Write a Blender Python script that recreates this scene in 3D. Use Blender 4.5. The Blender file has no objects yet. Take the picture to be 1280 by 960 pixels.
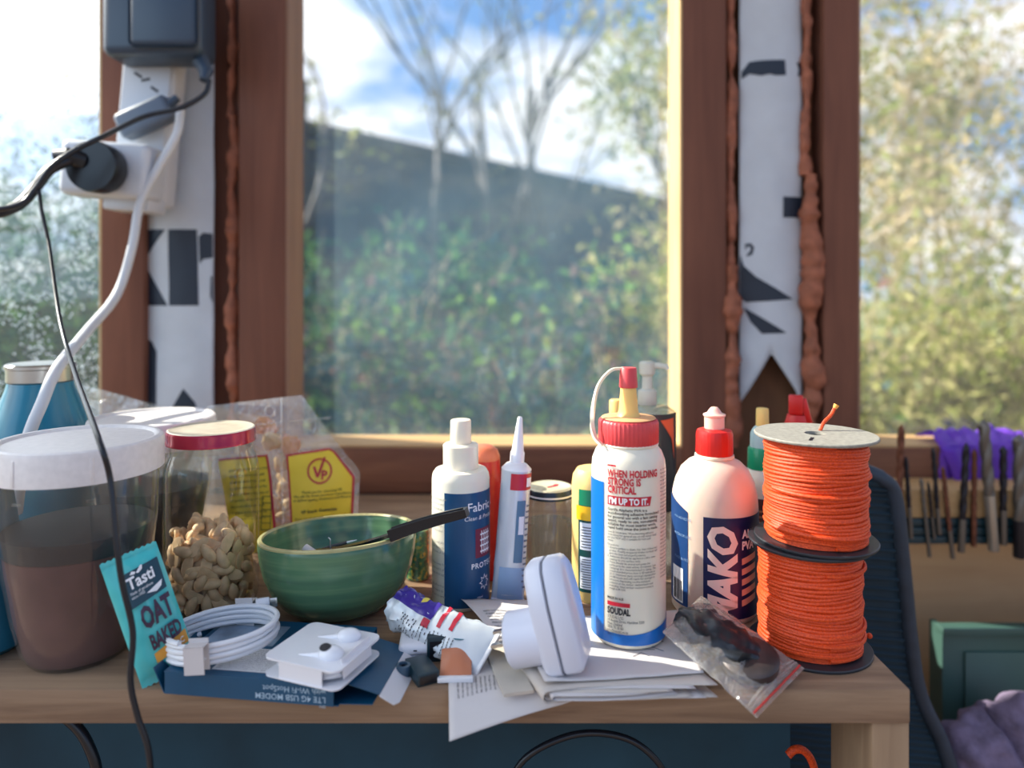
import bpy, bmesh, math, random
from mathutils import Vector, Matrix, noise
random.seed(7)
PI = math.pi
SC = bpy.context.scene
COL = SC.collection
# ------------------------------------------------------------------ camera, sky, sun, exposure
F, HZ, H = 900.0, 365.0, 0.265          # focal length (px of a 1280 frame), horizon row, eye height above the shelf
cam = bpy.data.cameras.new('camera'); cam.sensor_width = 36; cam.lens = F/1280*36
cam.shift_y = -(480-HZ)/1280; cam.clip_start = 0.02; cam.clip_end = 300
cam.dof.use_dof = True; cam.dof.focus_distance = 0.56; cam.dof.aperture_fstop = 3.0
camo = bpy.data.objects.new('camera', cam); COL.objects.link(camo)
camo.location = (0, 0, H); camo.rotation_euler = (PI/2, 0, 0); SC.camera = camo
SUN_AZ, SUN_EL = math.radians(73), math.radians(35)
SUN = Vector((-math.sin(SUN_AZ)*math.cos(SUN_EL), math.cos(SUN_AZ)*math.cos(SUN_EL), math.sin(SUN_EL)))
sun = bpy.data.lights.new('sun', 'SUN'); sun.energy = 15.0; sun.angle = math.radians(0.6); sun.color = (1.0, 0.93, 0.80)
suno = bpy.data.objects.new('sun', sun); COL.objects.link(suno)
suno.rotation_euler = SUN.to_track_quat('Z', 'Y').to_euler(); suno.location = SUN*20
SC.view_settings.view_transform = 'Standard'; SC.view_settings.look = 'None'
SC.view_settings.exposure = 0.0; SC.view_settings.gamma = 1.0; SC.view_settings.use_curve_mapping = False
SC.cycles.max_bounces = 10; SC.cycles.transparent_max_bounces = 24
SC.cycles.caustics_reflective = False; SC.cycles.caustics_refractive = False
SC.cycles.sample_clamp_indirect = 6.0
SC.cycles.use_denoising = True

def lin(c):
    return tuple(((v/255)/12.92 if v/255 <= .04045 else ((v/255+.055)/1.055)**2.4) for v in c[:3]) + (1.0,)

class NT:
    def __init__(s, tree): s.t = tree; s.n = tree.nodes; s.l = tree.links
    def new(s, kind, **kw):
        n = s.n.new(kind)
        for k, v in kw.items():
            if k in ('operation', 'blend_type', 'data_type', 'feature', 'noise_dimensions', 'vector_type', 'bands_direction', 'wave_type', 'distance', 'clamp'): setattr(n, k, v)
            else: n.inputs[k].default_value = v
        return n
    def link(s, a, b): s.l.new(a, b)
    def math(s, op, a, b=None, clamp=False):
        n = s.n.new('ShaderNodeMath'); n.operation = op; n.use_clamp = clamp
        for i, v in enumerate((a, b)):
            if v is None: continue
            if hasattr(v, 'links'): s.l.new(v, n.inputs[i])
            else: n.inputs[i].default_value = v
        return n.outputs[0]
    def ramp(s, fac, stops):
        n = s.n.new('ShaderNodeValToRGB'); e = n.color_ramp.elements
        while len(e) < len(stops): e.new(0.5)
        for i, (p, c) in enumerate(stops):
            e[i].position = p; e[i].color = c if len(c) == 4 else tuple(c)+(1,)
        s.l.new(fac, n.inputs[0]); return n.outputs[0]
    def mix(s, fac, a, b):
        n = s.n.new('ShaderNodeMix'); n.data_type = 'RGBA'
        for sock, v in ((n.inputs[0], fac), (n.inputs[6], a), (n.inputs[7], b)):
            if hasattr(v, 'links'): s.l.new(v, sock)
            else: sock.default_value = v
        return n.outputs[2]

fill = bpy.data.lights.new('added_blue_fill', 'AREA'); fill.shape = 'RECTANGLE'; fill.size = 1.0; fill.size_y = 1.1; fill.energy = 6; fill.color = (0.42, 0.72, 1.0)  # added blue fill lamp, out of view, to brighten the left side
fillo = bpy.data.objects.new('added_blue_fill', fill); COL.objects.link(fillo)
fillo.location = (-1.6, -0.55, 0.75); fillo.rotation_euler = (Vector((-1.6, -0.55, 0.75))-Vector((-0.3, 0.6, 0.1))).to_track_quat('Z', 'Y').to_euler()
# the sky: blue, whitening towards the horizon and around the sun, with broken cumulus all round
W = bpy.data.worlds.new('sky'); SC.world = W; W.use_nodes = True
wt = NT(W.node_tree); wt.n.clear()
tc = wt.new('ShaderNodeTexCoord'); sep = wt.new('ShaderNodeSeparateXYZ'); wt.link(tc.outputs['Generated'], sep.inputs[0])
zc = wt.math('MAXIMUM', sep.outputs[2], 0.0)
blue = wt.ramp(zc, [(0.0, (0.42, 0.66, 0.95)), (0.22, (0.13, 0.37, 0.86)), (0.8, (0.07, 0.22, 0.62))])
den = wt.math('ADD', zc, 0.22)
cx = wt.math('DIVIDE', sep.outputs[0], den); cy = wt.math('DIVIDE', sep.outputs[1], den)
cmb = wt.new('ShaderNodeCombineXYZ'); wt.link(cx, cmb.inputs[0]); wt.link(cy, cmb.inputs[1]); cmb.inputs[2].default_value = 14.6
cn = wt.new('ShaderNodeTexNoise', Scale=1.35, Detail=6.0, Roughness=0.58); wt.link(cmb.outputs[0], cn.inputs['Vector'])
cl = wt.ramp(cn.outputs['Fac'], [(0.45, (0, 0, 0)), (0.57, (1, 1, 1))])
sky = wt.mix(cl, blue, (1.25, 1.25, 1.28, 1))
dt = wt.new('ShaderNodeVectorMath', operation='DOT_PRODUCT'); wt.link(tc.outputs['Generated'], dt.inputs[0]); dt.inputs[1].default_value = SUN
au = wt.math('POWER', wt.math('MAXIMUM', dt.outputs['Value'], 0.0), 5.0)
aur = wt.new('ShaderNodeMix', data_type='RGBA', blend_type='ADD'); aur.inputs[0].default_value = 1.0
wt.link(sky, aur.inputs[6])
auc = wt.mix(au, (0, 0, 0, 1), (4.2, 4.2, 4.0, 1)); wt.link(auc, aur.inputs[7])
below = wt.ramp(wt.math('ADD', wt.math('MULTIPLY', sep.outputs[2], 8.0), 0.5), [(0.3, (1, 1, 1)), (0.5, (0, 0, 0))])
allsky = wt.mix(below, aur.outputs[2], (0.50, 0.40, 0.31, 1))
bg = wt.new('ShaderNodeBackground', Strength=1.0); wt.link(allsky, bg.inputs[0])
wo = wt.new('ShaderNodeOutputWorld'); wt.link(bg.outputs[0], wo.inputs[0])

# ------------------------------------------------------------------ helpers: materials
MATS = {}
def newmat(name):
    m = bpy.data.materials.new(name); m.use_nodes = True; t = NT(m.node_tree); t.n.clear()
    o = t.new('ShaderNodeOutputMaterial'); MATS[name] = m
    return m, t, o
def bump(t, height, strength, dist=0.001):
    b = t.new('ShaderNodeBump', Strength=strength, Distance=dist); t.link(height, b.inputs['Height']); return b.outputs[0]
def plain(name, c, rough=0.5, metal=0.0, var=0.0, vscale=60.0, bmp=0.0, bscale=300.0, trans=0.0, spec=0.5, sss=0.0, coat=0.0):
    m, t, o = newmat(name)
    p = t.new('ShaderNodeBsdfPrincipled'); c = lin(c)
    p.inputs['Base Color'].default_value = c; p.inputs['Roughness'].default_value = rough; p.inputs['Metallic'].default_value = metal
    p.inputs['Specular IOR Level'].default_value = spec; p.inputs['Coat Weight'].default_value = coat
    if sss: p.inputs['Subsurface Weight'].default_value = sss; p.inputs['Subsurface Radius'].default_value = (.01, .006, .004); p.inputs['Subsurface Scale'].default_value = 0.5
    co = t.new('ShaderNodeTexCoord')
    if var:
        n = t.new('ShaderNodeTexNoise', Scale=vscale, Detail=4.0); t.link(co.outputs['Object'], n.inputs['Vector'])
        col = t.ramp(n.outputs['Fac'], [(0.3, tuple(v*(1-var) for v in c[:3])), (0.7, tuple(min(1, v*(1+var)) for v in c[:3]))])
        t.link(col, p.inputs['Base Color'])
    if bmp:
        n = t.new('ShaderNodeTexNoise', Scale=bscale, Detail=3.0); t.link(co.outputs['Object'], n.inputs['Vector'])
        t.link(bump(t, n.outputs['Fac'], bmp), p.inputs['Normal'])
    if trans:
        tr = t.new('ShaderNodeBsdfTranslucent'); tr.inputs[0].default_value = c
        mx = t.new('ShaderNodeMixShader', Fac=trans); t.link(p.outputs[0], mx.inputs[1]); t.link(tr.outputs[0], mx.inputs[2]); t.link(mx.outputs[0], o.inputs[0])
    else: t.link(p.outputs[0], o.inputs[0])
    return m
def wood(name, c1, c2, stretch=(60, 4, 60), rough=0.75, bmp=0.35, knots=True):
    m, t, o = newmat(name)
    p = t.new('ShaderNodeBsdfPrincipled', Roughness=rough); p.inputs['Specular IOR Level'].default_value = 0.25
    co = t.new('ShaderNodeTexCoord'); mp = t.new('ShaderNodeMapping'); mp.inputs['Scale'].default_value = stretch
    t.link(co.outputs['Object'], mp.inputs['Vector'])
    n1 = t.new('ShaderNodeTexNoise', Scale=1.0, Detail=6.0, Roughness=0.6, Distortion=0.6); t.link(mp.outputs[0], n1.inputs['Vector'])
    n2 = t.new('ShaderNodeTexNoise', Scale=9.0, Detail=4.0); t.link(co.outputs['Object'], n2.inputs['Vector'])
    a = t.ramp(n1.outputs['Fac'], [(0.3, lin(c1)), (0.72, lin(c2))])
    b = t.mix(t.math('MULTIPLY', n2.outputs['Fac'], 0.35), a, lin(tuple(v*0.75 for v in c1)))
    t.link(b, p.inputs['Base Color']); t.link(bump(t, n1.outputs['Fac'], bmp), p.inputs['Normal']); t.link(p.outputs[0], o.inputs[0])
    return m
def clear(name, tint=(1, 1, 1), base=0.05, edge=0.55, rough=0.05, haze=0.0, hazec=(1, 1, 1), bmp=0.0, bscale=60.0, spots=None):
    """thin clear glass or film: see-through with reflections that grow to the edge; haze = a share of dust or scattering film"""
    m, t, o = newmat(name)
    lw = t.new('ShaderNodeLayerWeight', Blend=0.5)
    fac = t.math('ADD', t.math('MULTIPLY', t.math('POWER', lw.outputs['Facing'], 3.0), edge), base, clamp=True)
    tr = t.new('ShaderNodeBsdfTransparent'); tr.inputs[0].default_value = tuple(tint)+(1,)
    gl = t.new('ShaderNodeBsdfGlossy', Roughness=rough)
    co = t.new('ShaderNodeTexCoord')
    if bmp:
        n = t.new('ShaderNodeTexNoise', Scale=bscale, Detail=3.0, Distortion=1.0); t.link(co.outputs['Object'], n.inputs['Vector'])
        nb = bump(t, n.outputs['Fac'], bmp, 0.01); t.link(nb, gl.inputs['Normal']); t.link(nb, lw.inputs['Normal'])
    mx = t.new('ShaderNodeMixShader'); t.link(fac, mx.inputs[0]); t.link(tr.outputs[0], mx.inputs[1]); t.link(gl.outputs[0], mx.inputs[2])
    out = mx.outputs[0]
    if haze or spots:
        df = t.new('ShaderNodeBsdfDiffuse'); df.inputs[0].default_value = tuple(hazec)+(1,)
        tl = t.new('ShaderNodeBsdfTranslucent'); tl.inputs[0].default_value = tuple(hazec)+(1,)
        dd = t.new('ShaderNodeMixShader', Fac=0.6); t.link(df.outputs[0], dd.inputs[1]); t.link(tl.outputs[0], dd.inputs[2])
        n = t.new('ShaderNodeTexNoise', Scale=7.0, Detail=5.0); t.link(co.outputs['Object'], n.inputs['Vector'])
        h = t.math('MULTIPLY', n.outputs['Fac'], haze*2.0)
        if spots:
            v = t.new('ShaderNodeTexVoronoi', Scale=spots[0]); t.link(co.outputs['Object'], v.inputs['Vector'])
            sp = t.math('LESS_THAN', v.outputs['Distance'], spots[1])
            n3 = t.new('ShaderNodeTexNoise', Scale=16.0, Detail=3.0); t.link(co.outputs['Object'], n3.inputs['Vector'])
            sp = t.math('MULTIPLY', sp, t.math('GREATER_THAN', n3.outputs['Fac'], spots[2]))
            h = t.math('ADD', h, t.math('MULTIPLY', sp, spots[3]), clamp=True)
        m2 = t.new('ShaderNodeMixShader'); t.link(h, m2.inputs[0]); t.link(out, m2.inputs[1]); t.link(dd.outputs[0], m2.inputs[2]); out = m2.outputs[0]
    t.link(out, o.inputs[0]); return m
def leafmat(name, cols, trans=0.45):
    m, t, o = newmat(name)
    g = t.new('ShaderNodeNewGeometry')
    k = len(cols); col = t.ramp(g.outputs['Random Per Island'], [(i/max(1, k-1), lin(c)) for i, c in enumerate(cols)])
    d = t.new('ShaderNodeBsdfDiffuse'); tl = t.new('ShaderNodeBsdfTranslucent'); gl = t.new('ShaderNodeBsdfGlossy', Roughness=0.35)
    t.link(col, d.inputs[0]); t.link(col, tl.inputs[0])
    a = t.new('ShaderNodeMixShader', Fac=trans); t.link(d.outputs[0], a.inputs[1]); t.link(tl.outputs[0], a.inputs[2])
    b = t.new('ShaderNodeMixShader', Fac=0.0); t.link(a.outputs[0], b.inputs[1]); t.link(gl.outputs[0], b.inputs[2]); t.link(b.outputs[0], o.inputs[0])
    return m

# ------------------------------------------------------------------ helpers: objects
def thing(name, label, cat, loc=(0, 0, 0), rot=(0, 0, 0), group=None, kind=None):
    o = bpy.data.objects.new(name, None); COL.objects.link(o); o.empty_display_size = 0.02
    o.location = loc; o.rotation_euler = rot
    return tag(o, label, cat, group, kind)
def tag(o, label=None, cat=None, group=None, kind=None):
    for k, v in (('label', label), ('category', cat), ('group', group), ('kind', kind)):
        if v: o[k] = v
    return o
def obj(name, vf, mat, parent=None, smooth=40, loc=None, rot=None, solid=0, kind=None):
    v, f = vf
    me = bpy.data.meshes.new(name); me.from_pydata([tuple(p) for p in v], [], f); me.update()
    if smooth:
        me.polygons.foreach_set('use_smooth', [True]*len(me.polygons))
        me.set_sharp_from_angle(angle=math.radians(smooth))
    o = bpy.data.objects.new(name, me); COL.objects.link(o)
    if mat is not None: me.materials.append(mat)
    if parent is not None: o.parent = parent
    if loc is not None: o.location = loc
    if rot is not None: o.rotation_euler = rot
    if solid:
        md = o.modifiers.new('thickness', 'SOLIDIFY'); md.thickness = solid; md.offset = 0
    if kind: o['kind'] = kind
    return o
def copy_tree(o, parent=None):
    c = o.copy(); COL.objects.link(c); c.parent = parent
    for ch in list(o.children): copy_tree(ch, c)
    return c
def px(x, y, Y):
    """a point of the room at depth Y that lies behind picture position x, y"""
    return Vector(((x-640)/F*Y, Y, H-(y-HZ)/F*Y))
def ground(x, y, z=0.0):
    Y = (H-z)*F/(y-HZ); return Vector(((x-640)/F*Y, Y, z))
def turn(p): return -math.atan2(p[0], p[1])
def bm_vf(bm):
    bm.verts.ensure_lookup_table(); bm.verts.index_update()
    r = ([v.co.copy() for v in bm.verts], [[v.index for v in f.verts] for f in bm.faces]); bm.free(); return r
def join(*parts):
    V, Fc = [], []
    for v, f in parts:
        n = len(V); V += list(v); Fc += [[i+n for i in q] for q in f]
    return V, Fc
def xf(vf, M):
    return [M @ Vector(p) for p in vf[0]], vf[1]
def move(vf, x, y, z): return xf(vf, Matrix.Translation((x, y, z)))
def rotz(vf, a): return xf(vf, Matrix.Rotation(a, 4, 'Z'))
def box(x0, x1, y0, y1, z0, z1, bev=0.0, seg=2):
    bm = bmesh.new(); bmesh.ops.create_cube(bm, size=1)
    for v in bm.verts: v.co = Vector(((x0+x1)/2+v.co.x*(x1-x0), (y0+y1)/2+v.co.y*(y1-y0), (z0+z1)/2+v.co.z*(z1-z0)))
    if bev: bmesh.ops.bevel(bm, geom=list(bm.edges), offset=bev, segments=seg, affect='EDGES', profile=0.5)
    return bm_vf(bm)
def lathe(prof, seg=48, sx=1.0, sy=1.0, wob=None):
    V, Fc, rings = [], [], []
    for k, (r, z) in enumerate(prof):
        if r <= 1e-6: rings.append([len(V)]); V.append(Vector((0, 0, z)))
        else:
            ids = []
            for i in range(seg):
                a = 2*PI*i/seg; rr = r*(wob(a, z) if wob else 1)
                ids.append(len(V)); V.append(Vector((rr*math.sin(a)*sx, -rr*math.cos(a)*sy, z)))
            rings.append(ids)
    for a, b in zip(rings, rings[1:]):
        if len(a) == 1 and len(b) == 1: continue
        for i in range(seg):
            j = (i+1) % seg
            if len(a) == 1: Fc.append([a[0], b[j], b[i]])
            elif len(b) == 1: Fc.append([a[i], a[j], b[0]])
            else: Fc.append([a[i], a[j], b[j], b[i]])
    return V, Fc
def patch(R, a0, a1, z0, z1, n=None, sx=1.0, sy=1.0, top=None):
    """a label patch on an upright round body; angles in degrees, 0 = towards the camera, + = to the right"""
    n = n or max(2, int(abs(a1-a0)/6)); V, Fc = [], []
    for i in range(n+1):
        a = math.radians(a0+(a1-a0)*i/n)
        zt = z1 if top is None else top(i/n)
        for z in (z0, zt): V.append(Vector((R*math.sin(a)*sx, -R*math.cos(a)*sy, z)))
    for i in range(n): Fc.append([2*i, 2*i+2, 2*i+3, 2*i+1])
    return V, Fc
def tube(pts, r, seg=8, cap=True, closed=False):
    pts = [Vector(p) for p in pts]; n = len(pts); V, Fc = [], []
    rs = r if isinstance(r, (list, tuple)) else [r]*n
    up = None
    for i, p in enumerate(pts):
        d = (pts[(i+1) % n] if closed or i < n-1 else p) - (pts[i-1] if closed or i > 0 else p)
        d.normalize()
        if up is None: up = d.orthogonal().normalized()
        else:
            up = up - d*up.dot(d)
            up = d.orthogonal().normalized() if up.length < 1e-6 else up.normalized()
        s = d.cross(up)
        for k in range(seg):
            a = 2*PI*k/seg; V.append(p + (up*math.cos(a)+s*math.sin(a))*rs[i])
    for i in range(n if closed else n-1):
        j = (i+1) % n
        for k in range(seg):
            l = (k+1) % seg; Fc.append([i*seg+k, i*seg+l, j*seg+l, j*seg+k])
    if cap and not closed:
        Fc.append(list(range(seg))[::-1]); Fc.append([(n-1)*seg+k for k in range(seg)])
    return V, Fc
def spline(pts, n=12):
    """a smooth curve through the points"""
    P = [Vector(p) for p in pts]; P = [P[0]*2-P[1]] + P + [P[-1]*2-P[-2]]; out = []
    for i in range(1, len(P)-2):
        for k in range(n):
            t = k/n; a, b, c, d = P[i-1], P[i], P[i+1], P[i+2]
            out.append(0.5*((2*b)+(c-a)*t+(2*a-5*b+4*c-d)*t*t+(3*b-a-3*c+d)*t**3))
    out.append(P[-2]); return out
def grid(nu, nv, fn):
    V = [Vector(fn(i/nu, j/nv)) for j in range(nv+1) for i in range(nu+1)]
    Fc = [[j*(nu+1)+i, j*(nu+1)+i+1, (j+1)*(nu+1)+i+1, (j+1)*(nu+1)+i] for j in range(nv) for i in range(nu)]
    return V, Fc
def extrude(poly, h, axis='z'):
    """a flat outline with thickness h"""
    n = len(poly); V = [Vector((p[0], p[1], 0)) for p in poly]+[Vector((p[0], p[1], h)) for p in poly]
    Fc = [list(range(n))[::-1], [i+n for i in range(n)]]+[[i, (i+1) % n, (i+1) % n+n, i+n] for i in range(n)]
    if axis == 'y': V = [Vector((p.x, -p.z, p.y)) for p in V]
    return V, Fc
def fbm(p, s=1.0, o=3):
    v = 0; a = 1
    for k in range(o): v += a*noise.noise(Vector(p)*s*(2**k)); a *= 0.5
    return v
def displace(vf, amp, s, seed=0.0):
    V, Fc = vf; bm = bmesh.new(); vs = [bm.verts.new(p) for p in V]
    for f in Fc:
        try: bm.faces.new([vs[i] for i in f])
        except ValueError: pass
    bm.normal_update()
    out = [v.co + v.normal*amp*fbm(v.co+Vector((seed, seed*1.7, 0)), s) for v in bm.verts]; bm.free()
    return out, Fc
def ico(r=1.0, sub=2, scale=(1, 1, 1)):
    bm = bmesh.new(); bmesh.ops.create_icosphere(bm, subdivisions=sub, radius=r)
    for v in bm.verts: v.co = Vector((v.co.x*scale[0], v.co.y*scale[1], v.co.z*scale[2]))
    return bm_vf(bm)
TXT = {}
def text(body, size, bold=0.0, align='LEFT', spacing=1.0, shear=0.0, xs=1.0, rot=0.0, x=0.0, y=0.0, line=1.0, cut=0.0):
    """flat lettering in a u, v plane as vertices and faces"""
    cu = bpy.data.curves.new('lettering', 'FONT'); cu.body = body; cu.size = size; cu.offset = bold; cu.align_x = align
    cu.space_character = spacing; cu.shear = shear; cu.space_line = line; cu.resolution_u = 2
    o = bpy.data.objects.new('lettering', cu)
    me = bpy.data.meshes.new_from_object(o)
    M = Matrix.Translation((x, y, 0)) @ Matrix.Rotation(math.radians(rot), 4, 'Z') @ Matrix.Diagonal((xs, 1, 1, 1))
    V = [M @ v.co for v in me.vertices]; Fc = [list(p.vertices) for p in me.polygons]
    bpy.data.objects.remove(o); bpy.data.curves.remove(cu); bpy.data.meshes.remove(me)
    if cut and V:
        bm = bmesh.new(); vs = [bm.verts.new(p) for p in V]
        for f in Fc:
            try: bm.faces.new([vs[i] for i in f])
            except ValueError: pass
        lo = min(p.x for p in V); hi = max(p.x for p in V); k = lo+cut
        while k < hi:
            bmesh.ops.bisect_plane(bm, geom=list(bm.verts)+list(bm.edges)+list(bm.faces), plane_co=(k, 0, 0), plane_no=(1, 0, 0)); k += cut
        return bm_vf(bm)
    return V, Fc
def rect(x0, x1, y0, y1): return [Vector((x0, y0, 0)), Vector((x1, y0, 0)), Vector((x1, y1, 0)), Vector((x0, y1, 0))], [[0, 1, 2, 3]]
def poly(pts): return [Vector((p[0], p[1], 0)) for p in pts], [list(range(len(pts)))]
def ring2d(cx, cy, r0, r1, n=32):
    V = []
    for i in range(n):
        a = 2*PI*i/n; V += [Vector((cx+r0*math.cos(a), cy+r0*math.sin(a), 0)), Vector((cx+r1*math.cos(a), cy+r1*math.sin(a), 0))]
    return V, [[2*i, 2*i+1, (2*i+3) % (2*n), (2*i+2) % (2*n)] for i in range(n)]
def subdiv(vf, step):
    bm = bmesh.new(); vs = [bm.verts.new(p) for p in vf[0]]
    for f in vf[1]: bm.faces.new([vs[i] for i in f])
    lo = min(p.x for p in vf[0]); hi = max(p.x for p in vf[0]); k = lo+step
    while k < hi:
        bmesh.ops.bisect_plane(bm, geom=list(bm.verts)+list(bm.edges)+list(bm.faces), plane_co=(k, 0, 0), plane_no=(1, 0, 0)); k += step
    return bm_vf(bm)
def on_round(vf, R, a0=0.0, sx=1.0, sy=1.0, rf=None):
    """lay flat lettering round an upright body of radius R; u = arc length from angle a0 (deg), v = height"""
    out = []
    for p in vf[0]:
        a = math.radians(a0)+p.x/R; r = R if rf is None else rf(p.y)
        out.append(Vector((r*math.sin(a)*sx, -r*math.cos(a)*sy, p.y)))
    return out, vf[1]
def on_fn(vf, fn): return [Vector(fn(p.x, p.y)) for p in vf[0]], vf[1]
def fitw(vf, x, w, slope=0.0):
    """lettering squeezed to start at x and be w wide, its lines rising by slope"""
    lo = min(p.x for p in vf[0]); hi = max(p.x for p in vf[0]); k = w/(hi-lo)
    return [Vector((x+(p.x-lo)*k, p.y+(p.x-lo)*k*slope, 0)) for p in vf[0]], vf[1]
def lines(n, w, dy, size, x=0, y=0, words=None):
    """small print: n lines of real words"""
    words = words or 'apply to clean dry surface and allow to set before use keep away from children store in a cool place read all of the label first'.split()
    rows = []
    for i in range(n):
        s = ''
        while len(s) < w: s += random.choice(words)+' '
        rows.append(s.strip()[:w])
    return text('\n'.join(rows), size, x=x, y=y, line=dy/size)
# ------------------------------------------------------------------ the setting
M_shelf = wood('rough_sawn_shelf_wood', (124, 98, 78), (178, 148, 118), (5, 70, 70), bmp=0.9)
M_stud = wood('stained_frame_wood', (112, 72, 58), (140, 92, 72), (40, 40, 3), rough=0.6)
M_stud2 = wood('muted_unlit_wood', (140, 104, 84), (170, 130, 104), (40, 40, 3), rough=0.6)  # browner stained wood, the unlit side of the reveals put into its colour
M_rail = wood('sill_rail_wood', (106, 66, 52), (150, 104, 78), (4, 40, 40), rough=0.6)
M_pale = wood('pale_sunlit_wood', (205, 170, 118), (228, 198, 150), (40, 40, 4), rough=0.6)  # pale wood with sunlight put into its tone, for the sun-facing reveals
M_palex = wood('pale_ledge_wood', (190, 150, 100), (215, 180, 130), (4, 40, 40), rough=0.6)
M_ply = wood('plywood_face', (206, 156, 110), (230, 184, 136), (3, 3, 14), rough=0.7, bmp=0.1)
M_dark = plain('shade_dark_board', (26, 62, 78), 0.8, var=0.3, vscale=8)  # dark teal stands in for the shade below shelf and windows
M_wrap = plain('white_building_wrap', (214, 218, 222), 0.45, var=0.05, vscale=30, bmp=0.15, bscale=900, trans=0.15)
M_wrapink = plain('wrap_black_print', (34, 44, 58), 0.5)
M_foam = plain('expanding_foam', (150, 88, 62), 0.7, var=0.3, vscale=70, bmp=0.6, bscale=220)
M_floor = wood('floor_boards', (92, 74, 60), (120, 98, 78), (3, 40, 3))
M_ceil = plain('ceiling_board', (180, 165, 150), 0.8)
Y0, Y1 = 0.946, 1.015
def X_(p, Y=Y0): return (p-640)/F*Y
floor_ = tag(obj('floor', box(-2.4, 2.0, -1.6, 1.06, -1.0, -0.95), M_floor), kind='structure')
ceil_ = tag(obj('ceiling', box(-2.4, 2.0, 0.1, 1.06, 1.78, 1.82), M_ceil), kind='structure')
wall = tag(obj('wall_back', box(-2.4, 2.0, 0.97, 1.10, -0.95, -0.001), M_dark), 'wall under the windows, its shade put into the dark colour', kind='structure')
XL, XR = -1.70, 1.30  # left window edge set where it keeps sun off the front papers
def wpart(name, vf, m, **k): return obj(name, vf, m, wall, **k)
wpart('header', box(-2.7, 2.0, Y0, 1.04, 1.60, 1.78), M_rail)
wpart('unseen_end_stud', box(XL-0.95, XL, Y0, 1.03, 0, 1.6), M_stud); wpart('unseen_end_stud', box(XR, XR+0.3, Y0, 1.03, 0, 1.6), M_stud)  # studs out of view; the left one is placed to cut the sun
# left post: stud, wrap, foam, stud
xa, xb, xc, xd, xe = X_(126), X_(179), X_(265), X_(298), X_(357)
wpart('stud', box(xa, xb, Y0, 1.03, -0.001, 1.6, 0.002), M_stud)
wpart('stud', box(xd, xe, Y0, 1.03, -0.001, 1.6, 0.002), M_stud)
wpart('backing_board', box(xb, xd, 0.985, 1.03, -0.001, 1.6), M_stud)
# right post
ra, rb, rc, rd, re_ = X_(853), X_(908), X_(925), X_(1004), X_(1073)
rs = X_(1030)
wpart('stud', box(ra, rb, Y0, 1.03, -0.001, 1.6, 0.002), M_stud)
wpart('stud', box(rs, re_, Y0, 1.03, -0.001, 1.6, 0.002), M_stud)
wpart('backing_board', box(rb, rs, 0.985, 1.03, -0.001, 1.6), wood('backing_board_wood', (104, 70, 48), (132, 92, 64), (40, 40, 3)))
# building wrap strips with cut printing (flat print on a slightly bellied film)
def wrap_y(x, z, x0, x1): 
    t = (x-x0)/(x1-x0); return 0.962-0.008*math.sin(PI*min(1, max(0, t)))+0.0025*fbm((x*6, z*6, 1), 2)
def strip(x0p, x1p, bottom, ink):
    x0, x1 = X_(x0p, 0.958), X_(x1p, 0.958)
    def zb(t):   # lower edge of the strip as a list of (t, row)
        for (t0, r0), (t1, r1) in zip(bottom, bottom[1:]):
            if t0 <= t <= t1: return H-((r0+(r1-r0)*(t-t0)/(t1-t0))-HZ)/F*0.958
        return 0
    def fn(u, v):
        x = x0+(x1-x0)*u; z = zb(u)+(1.6-zb(u))*v
        return (x, wrap_y(x, z, x0, x1), z)
    s = wpart('wrap_strip', grid(24, 80, fn), M_wrap, solid=0.0006)
    for pts in ink:
        bm = bmesh.new(); vs = [bm.verts.new((X_(a, 0.958), 0, H-(b-HZ)/F*0.958)) for a, b in pts]; bm.faces.new(vs)
        lo = min(v.co.x for v in bm.verts); hi = max(v.co.x for v in bm.verts)
        for ax, lo, hi in ((0, lo, hi), (2, min(v.co.z for v in bm.verts), max(v.co.z for v in bm.verts))):
            k = lo+0.006
            while k < hi:
                co = [0, 0, 0]; no = [0, 0, 0]; co[ax] = k; no[ax] = 1
                bmesh.ops.bisect_plane(bm, geom=list(bm.verts)+list(bm.edges)+list(bm.faces), plane_co=co, plane_no=no); k += 0.006
        for v in bm.verts: v.co.y = wrap_y(v.co.x, v.co.z, x0, x1)-0.0009
        obj('printed_shape', bm_vf(bm), M_wrapink, s)
strip(178, 266, [(0, 560), (1, 560)], [
    [(179, 287), (208, 287), (180, 325)], [(180, 330), (211, 382), (178, 382)], [(212, 287), (247, 287), (249, 382), (213, 382)],
    [(249, 296), (254, 291), (265, 292), (265, 322), (254, 324), (250, 330)],
    [(180, 420), (190, 428), (196, 440), (197, 560), (180, 560)], [(231, 485), (245, 503), (250, 530), (240, 545), (206, 530)],
    [(263, 345), (265, 345), (265, 380), (262, 370)]])
strip(925, 1004, [(0, 505), (0.12, 490), (0.48, 441), (0.9, 490), (1, 515)], [
    [(927, 90), (936, 78), (945, 77), (980, 76), (981, 95), (968, 96), (960, 94), (950, 96), (936, 93), (927, 99)],
    [(996, 78), (1003, 77), (1003, 95), (997, 95), (999, 87)],
    [(978, 246), (1004, 246), (1004, 272), (978, 272)],
    [(926, 318), (930, 332), (944, 346), (991, 374), (933, 378), (926, 372)],
    [(930, 384), (982, 416), (951, 417), (938, 402)],
    [(931, 305), (938, 304), (942, 309), (940, 318), (933, 321), (934, 317), (937, 315), (938, 309), (934, 308), (932, 313)]])
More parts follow.
